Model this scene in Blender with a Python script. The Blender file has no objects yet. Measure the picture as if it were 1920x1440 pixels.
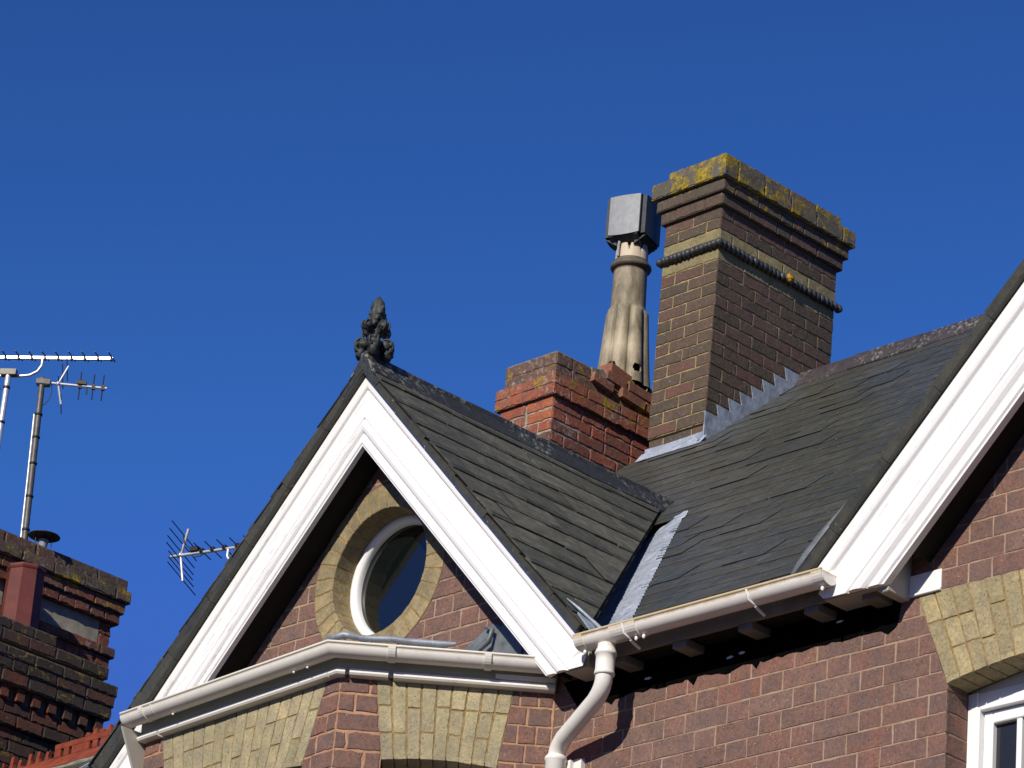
import bpy, bmesh, math, random
from mathutils import Vector, Matrix, noise
random.seed(7)
R = random.Random(11)
scene = bpy.context.scene
col = scene.collection
sin, cos, pi, sqrt = math.sin, math.cos, math.pi, math.sqrt

# ---------------------------------------------------------------- camera
cam_d = bpy.data.cameras.new("camera"); cam = bpy.data.objects.new("camera", cam_d); col.objects.link(cam)
cam_d.sensor_width = 36.0; cam_d.lens = 7069.0 / 1920 * 36
cam_d.clip_start = 0.1; cam_d.clip_end = 3000
cx = Vector((0.70912191, 0.70051034, 0.08019592)); cy = Vector((0.24035169, -0.34708574, 0.90651120)); cz = Vector((0.66285533, -0.62355173, -0.41449494))
cam.matrix_world = Matrix(((cx.x, cy.x, cz.x, 0), (cx.y, cy.y, cz.y, 0), (cx.z, cy.z, cz.z, 0), (0, 0, 0, 1)))
scene.camera = cam
scene.render.resolution_x = 1024; scene.render.resolution_y = 768
# ---------------------------------------------------------------- light
SUN_AZ, SUN_EL = math.radians(18), math.radians(30)
tosun = Vector((sin(SUN_AZ) * cos(SUN_EL), -cos(SUN_AZ) * cos(SUN_EL), sin(SUN_EL)))
world = bpy.data.worlds.new("World"); scene.world = world; world.use_nodes = True
nt = world.node_tree; nt.nodes.clear()
out = nt.nodes.new('ShaderNodeOutputWorld'); bg = nt.nodes.new('ShaderNodeBackground')
sky = nt.nodes.new('ShaderNodeTexSky'); sky.sky_type = 'NISHITA'; sky.sun_disc = False
sky.sun_elevation = SUN_EL; sky.sun_rotation = pi - SUN_AZ; sky.air_density = 1.0; sky.dust_density = 0.2; sky.ozone_density = 3.0; sky.altitude = 200
gmm = nt.nodes.new('ShaderNodeGamma'); gmm.inputs[1].default_value = 1.7; nt.links.new(sky.outputs[0], gmm.inputs[0])
hs = nt.nodes.new('ShaderNodeMixRGB'); hs.blend_type = 'MULTIPLY'; hs.inputs[0].default_value = 1; hs.inputs[2].default_value = (0.228, 0.332, 0.438, 1)
cl_ = nt.nodes.new('ShaderNodeMixRGB'); cl_.blend_type = 'DARKEN'; cl_.inputs[0].default_value = 1; cl_.inputs[2].default_value = (2.0, 4.2, 12.5, 1)
nt.links.new(gmm.outputs[0], cl_.inputs[1]); nt.links.new(cl_.outputs[0], hs.inputs[1]); nt.links.new(hs.outputs[0], bg.inputs[0]); nt.links.new(bg.outputs[0], out.inputs[0])
bg.inputs[1].default_value = 0.10
sun_d = bpy.data.lights.new("sun", 'SUN'); sun_d.energy = 5.0; sun_d.angle = math.radians(0.5); sun_d.color = (1.0, 0.93, 0.82)
sun = bpy.data.objects.new("sun", sun_d); col.objects.link(sun)
sun.rotation_euler = (-tosun).to_track_quat('-Z', 'Y').to_euler()
scene.view_settings.view_transform = 'Standard'; scene.view_settings.look = 'None'
scene.view_settings.exposure = 0.0; scene.view_settings.gamma = 1.0

# ---------------------------------------------------------------- materials
def newmat(name, rough=0.85, spec=0.3, metal=0.0):
    m = bpy.data.materials.new(name); m.use_nodes = True
    b = m.node_tree.nodes['Principled BSDF']
    b.inputs['Roughness'].default_value = rough; b.inputs['Metallic'].default_value = metal
    b.inputs['Specular IOR Level'].default_value = spec
    return m, m.node_tree, b
def N(t, typ, **kw):
    n = t.nodes.new(typ)
    for k, v in kw.items():
        if k in n.inputs: n.inputs[k].default_value = v
        else: setattr(n, k, v)
    return n
def noise_n(t, scale, detail=4, rough=0.55, dist=0.0, vec=None):
    n = N(t, 'ShaderNodeTexNoise'); n.inputs['Scale'].default_value = scale; n.inputs['Detail'].default_value = detail
    n.inputs['Roughness'].default_value = rough; n.inputs['Distortion'].default_value = dist
    if vec is None: vec = geo(t)
    t.links.new(vec, n.inputs['Vector']); return n.outputs[0]
def geo(t):
    for n in t.nodes:
        if n.bl_idname == 'ShaderNodeTexCoord': return n.outputs['Object']
    return t.nodes.new('ShaderNodeTexCoord').outputs['Object']
def mapped(t, scale, rot=(0, 0, 0)):
    m = t.nodes.new('ShaderNodeMapping'); m.inputs['Scale'].default_value = scale
    if any(rot):
        r = t.nodes.new('ShaderNodeMapping'); r.inputs['Rotation'].default_value = rot
        t.links.new(geo(t), r.inputs[0]); t.links.new(r.outputs[0], m.inputs[0])
    else: t.links.new(geo(t), m.inputs[0])
    return m.outputs[0]
def ramp(t, fac, stops, interp='LINEAR'):
    r = t.nodes.new('ShaderNodeValToRGB'); r.color_ramp.interpolation = interp
    e = r.color_ramp.elements
    while len(e) < len(stops): e.new(0.5)
    for i, (p, c) in enumerate(stops):
        e[i].position = p; e[i].color = (*c, 1) if len(c) == 3 else c
    t.links.new(fac, r.inputs[0]); return r.outputs[0]
def mix(t, fac, a, b, mode='MIX'):
    n = t.nodes.new('ShaderNodeMixRGB'); n.blend_type = mode
    for i, v in enumerate((fac, a, b)):
        if isinstance(v, (int, float)): n.inputs[i].default_value = v
        elif isinstance(v, tuple): n.inputs[i].default_value = (*v, 1) if len(v) == 3 else v
        else: t.links.new(v, n.inputs[i])
    return n.outputs[0]
def math_n(t, op, a, b=0.0):
    n = t.nodes.new('ShaderNodeMath'); n.operation = op
    for i, v in enumerate((a, b)):
        if isinstance(v, (int, float)): n.inputs[i].default_value = v
        else: t.links.new(v, n.inputs[i])
    return n.outputs[0]
def sep(t, colr):
    n = t.nodes.new('ShaderNodeSeparateColor'); t.links.new(colr, n.inputs[0]); return n.outputs
def attr(t):
    a = t.nodes.new('ShaderNodeAttribute'); a.attribute_name = 'tone'; return sep(t, a.outputs['Color'])
def bump(t, b, h, strength=0.5, dist=0.004):
    n = t.nodes.new('ShaderNodeBump'); n.inputs['Strength'].default_value = strength; n.inputs['Distance'].default_value = dist
    t.links.new(h, n.inputs['Height']); t.links.new(n.outputs[0], b.inputs['Normal'])
def setc(t, b, c): t.links.new(c, b.inputs['Base Color'])

def brick_mat(name, stops, blotch=None, blotch_amt=0.4, spots=(0.55, 0.5, 0.45), dark=(0.05, 0.035, 0.035), lichen=None, lime=0.0, scale=1.0, dirt=0.25):
    m, t, b = newmat(name, 0.88, 0.25)
    a = attr(t)
    c = ramp(t, a[0], stops)
    n1 = noise_n(t, 14 * scale, 5, 0.6)
    if blotch: c = mix(t, math_n(t, 'MULTIPLY', ramp(t, n1, [(0.42, (0, 0, 0)), (0.62, (1, 1, 1))]), blotch_amt), c, blotch)
    n2 = noise_n(t, 70 * scale, 4, 0.7)
    c = mix(t, 0.5, c, ramp(t, n2, [(0.3, (0.5, 0.5, 0.5)), (0.7, (1.5, 1.5, 1.5))]), 'MULTIPLY')
    nw = noise_n(t, 28 * scale, 6, 0.75)
    c = mix(t, 0.75, c, ramp(t, nw, [(0.36, (0.72, 0.74, 0.72)), (0.5, (1, 1, 1)), (0.66, (1.35, 1.18, 1.02))]), 'MULTIPLY')
    n3 = noise_n(t, 150, 2, 0.5)
    c = mix(t, ramp(t, n3, [(0.30, (1, 1, 1)), (0.36, (0, 0, 0))]), c, dark)
    n3b = noise_n(t, 105, 1, 0.4)
    c = mix(t, math_n(t, 'MULTIPLY', ramp(t, n3b, [(0.755, (0, 0, 0)), (0.775, (1, 1, 1))]), 0.6), c, spots)
    if lime:
        nl = noise_n(t, 35, 6, 0.75)
        nm = noise_n(t, 3.2, 2, 0.5)
        k = math_n(t, 'MULTIPLY', ramp(t, nl, [(0.52, (0, 0, 0)), (0.6, (1, 1, 1))]), ramp(t, nm, [(0.42, (0, 0, 0)), (0.62, (1, 1, 1))]))
        c = mix(t, math_n(t, 'MULTIPLY', k, lime), c, (0.42, 0.40, 0.36))
    nd = noise_n(t, 2.2, 3, 0.6)
    c = mix(t, math_n(t, 'MULTIPLY', ramp(t, nd, [(0.4, (0, 0, 0)), (0.7, (1, 1, 1))]), dirt), c, (0.05, 0.05, 0.04))
    if lichen:
        c = lichen_mix(t, c, a[2])
    setc(t, b, c)
    h = math_n(t, 'ADD', n2, math_n(t, 'MULTIPLY', noise_n(t, 24, 4, 0.6), 1.5))
    bump(t, b, h, 0.55, 0.0035)
    return m
def lichen_mix(t, c, amount):
    g = noise_n(t, 16, 5, 0.65, 0.3); k0 = ramp(t, g, [(0.34, (0, 0, 0)), (0.46, (1, 1, 1))])
    c = mix(t, math_n(t, 'MULTIPLY', k0, math_n(t, 'MULTIPLY', amount, 0.75)), c, (0.13, 0.13, 0.095))
    gw = noise_n(t, 45, 4, 0.7)
    c = mix(t, math_n(t, 'MULTIPLY', ramp(t, gw, [(0.62, (0, 0, 0)), (0.68, (1, 1, 1))]), amount), c, (0.36, 0.37, 0.33))
    ln = noise_n(t, 7.5, 7, 0.72, 0.5)
    k = math_n(t, 'MULTIPLY', ramp(t, amount, [(0.04, (0, 0, 0)), (0.1, (1, 1, 1))]), ramp(t, math_n(t, 'ADD', ln, math_n(t, 'MULTIPLY', math_n(t, 'SUBTRACT', amount, 1.0), 0.12)), [(0.455, (0, 0, 0)), (0.53, (1, 1, 1))]))
    lc = ramp(t, noise_n(t, 60, 3, 0.6), [(0.34, (0.10, 0.09, 0.03)), (0.5, (0.27, 0.19, 0.02)), (0.7, (0.42, 0.29, 0.03))])
    return mix(t, k, c, lc)
def mortar_mat(name, c0, c1, scale=40):
    m, t, b = newmat(name, 0.95, 0.2)
    n = noise_n(t, scale, 5, 0.7)
    c = ramp(t, n, [(0.3, c0), (0.7, c1)])
    c = mix(t, 0.35, c, ramp(t, noise_n(t, 5, 3), [(0.35, (0.55, 0.55, 0.5)), (0.65, (1.2, 1.2, 1.2))]), 'MULTIPLY')
    setc(t, b, c); bump(t, b, n, 0.8, 0.004); return m
def plain(name, c, rough=0.6, spec=0.4, metal=0.0, var=0.15, scale=20, bmp=0.2):
    m, t, b = newmat(name, rough, spec, metal)
    n = noise_n(t, scale, 5, 0.6)
    setc(t, b, mix(t, 1.0, c, ramp(t, n, [(0.3, (1 - var,) * 3), (0.7, (1 + var,) * 3)]), 'MULTIPLY'))
    if bmp: bump(t, b, n, bmp, 0.003)
    return m

M = {}
M['wall_brick'] = brick_mat('purple_red_brick', [(0.0, (0.168, 0.102, 0.080)), (0.35, (0.205, 0.108, 0.083)), (0.65, (0.222, 0.112, 0.082)), (0.85, (0.200, 0.124, 0.098)), (1.0, (0.245, 0.108, 0.078))], blotch=(0.130, 0.092, 0.083), blotch_amt=0.75, dirt=0.25)
M['wall_mortar'] = mortar_mat('pinkish_mortar', (0.25, 0.165, 0.115), (0.42, 0.295, 0.20), 14)
M['bay_mortar'] = mortar_mat('orange_pink_mortar', (0.34, 0.17, 0.105), (0.46, 0.28, 0.17))
M['chim_brick'] = brick_mat('dark_brown_brick', [(0.0, (0.082, 0.063, 0.045)), (0.3, (0.100, 0.072, 0.051)), (0.6, (0.116, 0.076, 0.056)), (0.9, (0.130, 0.074, 0.057)), (1.0, (0.165, 0.068, 0.052))], blotch=(0.08, 0.07, 0.05), blotch_amt=0.5, lichen=True, dirt=0.3)
M['chim_mortar'] = mortar_mat('yellow_brown_mortar', (0.20, 0.150, 0.062), (0.38, 0.31, 0.16))
M['yellow_brick'] = brick_mat('buff_gault_brick', [(0.0, (0.30, 0.25, 0.13)), (0.4, (0.40, 0.33, 0.18)), (0.75, (0.46, 0.37, 0.19)), (1.0, (0.35, 0.29, 0.17))], blotch=(0.24, 0.21, 0.14), blotch_amt=0.6, spots=(0.55, 0.5, 0.42), dark=(0.12, 0.09, 0.05), dirt=0.2)
M['grey_yellow_brick'] = brick_mat('weathered_buff_brick', [(0.0, (0.33, 0.285, 0.165)), (0.4, (0.41, 0.355, 0.20)), (0.75, (0.48, 0.41, 0.23)), (1.0, (0.37, 0.32, 0.20))], blotch=(0.26, 0.235, 0.165), blotch_amt=0.7, spots=(0.5, 0.47, 0.4), dark=(0.11, 0.09, 0.055), dirt=0.35)
M['ring_brick'] = brick_mat('brownish_buff_brick', [(0.0, (0.25, 0.20, 0.11)), (0.5, (0.32, 0.26, 0.14)), (1.0, (0.37, 0.29, 0.155))], blotch=(0.19, 0.155, 0.095), blotch_amt=0.7, spots=(0.5, 0.45, 0.35), dark=(0.10, 0.08, 0.045), dirt=0.35)
M['band_brick'] = brick_mat('buff_band_brick', [(0.0, (0.22, 0.19, 0.09)), (0.6, (0.30, 0.255, 0.12)), (1.0, (0.26, 0.20, 0.11))], blotch=(0.15, 0.14, 0.08), blotch_amt=0.5, dirt=0.2)
M['yellow_mortar'] = mortar_mat('ochre_mortar', (0.17, 0.115, 0.050), (0.38, 0.27, 0.12))
M['red_brick'] = brick_mat('orange_red_brick', [(0.0, (0.090, 0.062, 0.052)), (0.25, (0.21, 0.075, 0.050)), (0.6, (0.34, 0.088, 0.042)), (0.85, (0.29, 0.085, 0.05)), (1.0, (0.42, 0.12, 0.045))], blotch=(0.16, 0.08, 0.06), blotch_amt=0.6, spots=(0.7, 0.68, 0.62), lichen=True, lime=0.75, dirt=0.2)
M['old_red_brick'] = brick_mat('weathered_red_brick', [(0.0, (0.060, 0.045, 0.038)), (0.25, (0.14, 0.055, 0.040)), (0.6, (0.23, 0.062, 0.032)), (0.85, (0.20, 0.060, 0.035)), (1.0, (0.28, 0.08, 0.032))], blotch=(0.09, 0.05, 0.04), blotch_amt=0.7, spots=(0.5, 0.48, 0.42), lichen=True, lime=0.4, dirt=0.4)
M['red_mortar'] = mortar_mat('pale_lime_mortar', (0.22, 0.19, 0.14), (0.42, 0.38, 0.31))
M['soot_brick'] = brick_mat('sooty_red_brick', [(0.0, (0.028, 0.022, 0.020)), (0.4, (0.055, 0.032, 0.026)), (0.7, (0.11, 0.042, 0.028)), (1.0, (0.22, 0.065, 0.03))], blotch=(0.035, 0.03, 0.025), blotch_amt=0.7, spots=(0.3, 0.3, 0.28), lichen=True, dirt=0.5)
M['soot_mortar'] = mortar_mat('sooty_mortar', (0.09, 0.08, 0.062), (0.20, 0.17, 0.13))
M['render'] = plain('grey_cement_render', (0.29, 0.26, 0.20), 0.95, 0.2, 0, 0.3, 12, 0.6)
M['haunch'] = plain('grey_flaunching_mortar', (0.20, 0.19, 0.15), 0.95, 0.2, 0, 0.4, 25, 0.9)

def slate_mat(name, stops, rough=0.55, mossc=(0.075, 0.068, 0.026), moss=0.5, mdir=None, edge=(0.10, 0.088, 0.04)):
    m, t, b = newmat(name, rough, 0.5)
    a = attr(t); c = ramp(t, a[0], stops)
    n = noise_n(t, 20, 5, 0.65)
    c = mix(t, 0.9, c, ramp(t, n, [(0.3, (0.6, 0.6, 0.6)), (0.7, (1.45, 1.42, 1.3))]), 'MULTIPLY')
    c = mix(t, 0.8, c, ramp(t, noise_n(t, 75, 5, 0.75), [(0.32, (0.6, 0.64, 0.62)), (0.5, (1, 1, 1)), (0.68, (1.5, 1.42, 1.2))]), 'MULTIPLY')
    vs = mdir if mdir else (6, 1.2, 1.2)
    nm = noise_n(t, 5.5, 5, 0.65, 0.2, mapped(t, vs))
    c = mix(t, math_n(t, 'MULTIPLY', ramp(t, nm, [(0.42, (0, 0, 0)), (0.62, (1, 1, 1))]), moss), c, mossc)
    # lower slate edges: moss on the main roof, painted shadow line on the dormer (second attribute channel marks edge faces)
    mo_ = math_n(t, 'MULTIPLY', a[1], ramp(t, noise_n(t, 12, 5, 0.7), [(0.36, (0.1, 0.1, 0.1)), (0.56, (1, 1, 1))]))
    c = mix(t, math_n(t, 'MULTIPLY', mo_, 0.85), c, edge); c = mix(t, a[2], c, (0.008, 0.008, 0.007))
    sp = noise_n(t, 60, 2, 0.4)
    c = mix(t, math_n(t, 'MULTIPLY', ramp(t, sp, [(0.735, (0, 0, 0)), (0.75, (1, 1, 1))]), 0.7), c, (0.3, 0.3, 0.27))
    ol = noise_n(t, 9, 4, 0.6)
    c = mix(t, ramp(t, ol, [(0.735, (0, 0, 0)), (0.755, (1, 1, 1))]), c, (0.16, 0.13, 0.02))
    setc(t, b, c); bump(t, b, n, 0.45, 0.003)
    return m
M['slate'] = slate_mat('blue_grey_slate', [(0.0, (0.046, 0.055, 0.054)), (0.5, (0.058, 0.067, 0.064)), (1.0, (0.072, 0.078, 0.072))], rough=0.36, moss=0.75, mossc=(0.046, 0.040, 0.024), edge=(0.080, 0.068, 0.030), mdir=(1.1, 5, 5))
M['dormer_slate'] = slate_mat('olive_grey_slate', [(0.0, (0.068, 0.070, 0.056)), (0.5, (0.092, 0.092, 0.073)), (1.0, (0.122, 0.120, 0.096))], moss=0.55, mossc=(0.050, 0.048, 0.030), edge=(0.022, 0.021, 0.014), mdir=(5, 1.2, 5))  # dark edge colour paints the shadow line at each slate's foot
M['verge_slate'] = slate_mat('dark_verge_slate', [(0.0, (0.028, 0.029, 0.024)), (1.0, (0.042, 0.042, 0.034))], moss=0.3, mdir=(2, 2, 2), edge=(0.02, 0.02, 0.015))
M['deck'] = plain('dark_underlay', (0.02, 0.02, 0.018), 0.95, 0.1)

def ridge_mat(name, base, dirx=(1, 1, 1)):
    m, t, b = newmat(name, 0.5, 0.5)
    n = noise_n(t, 25, 5, 0.7)
    c = mix(t, 0.7, base, ramp(t, n, [(0.3, (0.6, 0.6, 0.6)), (0.7, (1.5, 1.5, 1.5))]), 'MULTIPLY')
    w = noise_n(t, 38, 5, 0.75); big = noise_n(t, 4, 2, 0.5)
    k = math_n(t, 'MULTIPLY', ramp(t, w, [(0.53, (0, 0, 0)), (0.58, (1, 1, 1))]), ramp(t, big, [(0.42, (0, 0, 0)), (0.54, (1, 1, 1))]))
    c = mix(t, math_n(t, 'MULTIPLY', k, 0.65), c, (0.28, 0.28, 0.23))
    c = mix(t, ramp(t, noise_n(t, 11, 4), [(0.70, (0, 0, 0)), (0.73, (1, 1, 1))]), c, (0.15, 0.12, 0.02))
    setc(t, b, c); bump(t, b, n, 0.6, 0.004); return m
M['ridge_dark'] = ridge_mat('dark_glazed_ridge_clay', (0.032, 0.033, 0.030))
M['ridge_purple'] = ridge_mat('purple_brown_ridge_clay', (0.046, 0.038, 0.042))
M['finial'] = plain('black_glazed_finial_clay', (0.030, 0.034, 0.032), 0.6, 0.4, 0, 0.6, 30, 0.7)
M['rope'] = plain('dark_glazed_moulding', (0.038, 0.040, 0.040), 0.5, 0.5, 0, 0.4, 40, 0.5)

def paint(name, c=(0.80, 0.79, 0.76), grime=0.25, grain=(1, 1, 1), rough=0.5, rust=0.0, rustz=None, crack=0.0, rot=(0, 0, 0)):
    m, t, b = newmat(name, rough, 0.4)
    n = noise_n(t, 9, 6, 0.7, 0, mapped(t, grain, rot))
    cc = mix(t, math_n(t, 'MULTIPLY', ramp(t, n, [(0.5, (0, 0, 0)), (0.8, (1, 1, 1))]), grime), c, (0.36, 0.34, 0.29))
    g2 = noise_n(t, 45, 4, 0.7)
    cc = mix(t, math_n(t, 'MULTIPLY', ramp(t, g2, [(0.62, (0, 0, 0)), (0.75, (1, 1, 1))]), grime * 0.8), cc, (0.3, 0.29, 0.25))
    if crack:
        cr = noise_n(t, 16, 6, 0.75, 0, mapped(t, grain, rot))
        cc = mix(t, math_n(t, 'MULTIPLY', ramp(t, cr, [(0.60, (0, 0, 0)), (0.64, (1, 1, 1)), (0.68, (0, 0, 0))]), crack), cc, (0.13, 0.125, 0.11))
    if rust:
        rn = noise_n(t, 26, 5, 0.7)
        cc = mix(t, math_n(t, 'MULTIPLY', ramp(t, rn, [(0.60, (0, 0, 0)), (0.72, (1, 1, 1))]), rust * .5), cc, (0.50, 0.33, 0.13))
        sx = t.nodes.new('ShaderNodeSeparateXYZ'); t.links.new(geo(t), sx.inputs[0])
        lip = math_n(t, 'MULTIPLY', math_n(t, 'SUBTRACT', sx.outputs[2], 5.236), 45.0)      # tide mark below the gutter lip
        n5 = noise_n(t, 22, 5, 0.7)
        k5 = math_n(t, 'MULTIPLY', ramp(t, math_n(t, 'MULTIPLY', lip, n5), [(0.25, (0, 0, 0)), (0.55, (1, 1, 1))]), rust * 1.6)
        cc = mix(t, k5, cc, (0.47, 0.33, 0.12))
    setc(t, b, cc); bump(t, b, n, 0.25, 0.002); return m
th = math.atan(1.05)
M['barge_paint'] = paint('white_gloss_paint', (0.82, 0.81, 0.79), 0.10, (1, 1, 1), 0.45, crack=0.0)
M['barge_paint_l'] = paint('weathered_white_paint_left', (0.80, 0.79, 0.76), 0.22, (0.5, 5, 6), 0.5, crack=0.7, rot=(0, th, 0))
M['barge_paint_r'] = paint('white_gloss_paint_cracked', (0.82, 0.81, 0.79), 0.12, (0.5, 5, 6), 0.45, crack=0.35, rot=(0, th, 0))
M['gutter_paint'] = paint('off_white_gutter_paint', (0.78, 0.74, 0.67), 0.35, (1, 3, 3), 0.42, rust=0.45)
M['bay_paint'] = paint('grubby_white_gutter_paint', (0.74, 0.71, 0.64), 0.40, (1, 1, 1), 0.42, rust=0.12)
M['pipe_paint'] = paint('white_downpipe_paint', (0.76, 0.73, 0.66), 0.22, (1, 1, 1), 0.4, rust=0.10)
M['fascia_paint'] = paint('dull_green_grey_paint', (0.34, 0.35, 0.29), 0.4, (1, 1, 1), 0.6)
M['eaves_paint'] = paint('dirty_eaves_paint', (0.17, 0.155, 0.125), 0.5, (1, 1, 1), 0.7)
M['soffit_paint'] = paint('dusty_grey_paint', (0.42, 0.40, 0.34), 0.5, (1, 1, 1), 0.7)
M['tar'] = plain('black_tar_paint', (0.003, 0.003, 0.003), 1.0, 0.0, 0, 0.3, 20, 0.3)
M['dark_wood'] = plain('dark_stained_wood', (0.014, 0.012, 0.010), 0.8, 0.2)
M['frame_paint'] = paint('white_window_paint', (0.82, 0.82, 0.80), 0.10, (1, 1, 1), 0.4)

def lead_mat(name, base=(0.34, 0.38, 0.43), var=0.35, rough=0.5):
    m, t, b = newmat(name, rough, 0.5, 0.25)
    n = noise_n(t, 14, 6, 0.7); n2 = noise_n(t, 50, 3, 0.6)
    c = mix(t, 1.0, base, ramp(t, n, [(0.3, (1 - var,) * 3), (0.7, (1 + var,) * 3)]), 'MULTIPLY')
    c = mix(t, math_n(t, 'MULTIPLY', ramp(t, n2, [(0.6, (0, 0, 0)), (0.72, (1, 1, 1))]), 0.5), c, (0.12, 0.12, 0.11))
    setc(t, b, c); bump(t, b, n, 0.6, 0.006); return m
M['lead'] = lead_mat('grey_lead', (0.25, 0.28, 0.32))
M['lead_streaky'] = lead_mat('streaky_blue_lead', (0.30, 0.345, 0.40), 0.45)
M['lead_pale'] = lead_mat('pale_grey_lead', (0.40, 0.44, 0.50), 0.4)
M['lead_dark'] = lead_mat('dark_grey_lead', (0.16, 0.175, 0.18), 0.4)
M['galv'] = plain('galvanised_steel', (0.27, 0.28, 0.285), 0.6, 0.4, 0.0, 0.15, 30, 0.1)
M['galv_dark'] = plain('tarnished_steel', (0.030, 0.035, 0.040), 0.55, 0.5, 0.3, 0.3, 30, 0.2)  # tarnish on the vent cap; on the cowl, shade put into the colour
M['alu'] = plain('bare_aluminium', (0.68, 0.67, 0.65), 0.35, 0.5, 0.55, 0.12, 30, 0.0)
M['mast_dark'] = plain('weathered_steel_mast', (0.10, 0.095, 0.085), 0.5, 0.5, 0.3, 0.3, 30, 0.2)
M['black_pl'] = plain('black_plastic', (0.015, 0.015, 0.017), 0.5, 0.4, 0, 0.2, 30, 0.0)
M['terracotta'] = plain('red_terracotta', (0.115, 0.028, 0.022), 0.6, 0.35, 0, 0.25, 9, 0.3)
M['crest'] = plain('orange_ridge_clay', (0.20, 0.045, 0.024), 0.85, 0.2, 0, 0.3, 18, 0.5)
M['black'] = plain('dark_void', (0.004, 0.004, 0.004), 1.0, 0.0, 0, 0, 10, 0)
def pot_mat():
    m, t, b = newmat('buff_fireclay_stained', 0.62, 0.4)
    n = noise_n(t, 9, 6, 0.68, 0.4, mapped(t, (2.2, 2.2, 0.7)))
    c = ramp(t, n, [(0.28, (0.10, 0.085, 0.055)), (0.48, (0.25, 0.21, 0.135)), (0.62, (0.38, 0.32, 0.21)), (0.8, (0.46, 0.37, 0.23))])
    a = attr(t)
    c = mix(t, a[1], c, (0.075, 0.058, 0.040)); c = mix(t, a[2], c, (0.60, 0.50, 0.35))
    n2 = noise_n(t, 45, 4, 0.7)
    c = mix(t, math_n(t, 'MULTIPLY', ramp(t, n2, [(0.6, (0, 0, 0)), (0.68, (1, 1, 1))]), 0.4), c, (0.10, 0.08, 0.05))
    setc(t, b, c); bump(t, b, n2, 0.3, 0.003); return m
M['pot'] = pot_mat()
def glass_mat(name, base=(0.004, 0.006, 0.006), ior=1.75):
    m, t, b = newmat(name, 0.02, 0.5); b.inputs['Base Color'].default_value = (*base, 1); b.inputs['IOR'].default_value = ior
    n = noise_n(t, 3.0, 1); bump(t, b, n, 0.04, 0.01); return m
M['glass'] = glass_mat('dark_window_glass')
M['glass2'] = glass_mat('sash_window_glass', (0.02, 0.02, 0.02), 1.5)
M['curtain'] = plain('pale_curtain', (0.55, 0.53, 0.5), 0.9, 0.1)
M['asphalt'] = plain('street_asphalt', (0.06, 0.058, 0.055), 0.95, 0.2, 0, 0.2, 2, 0.2)

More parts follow.
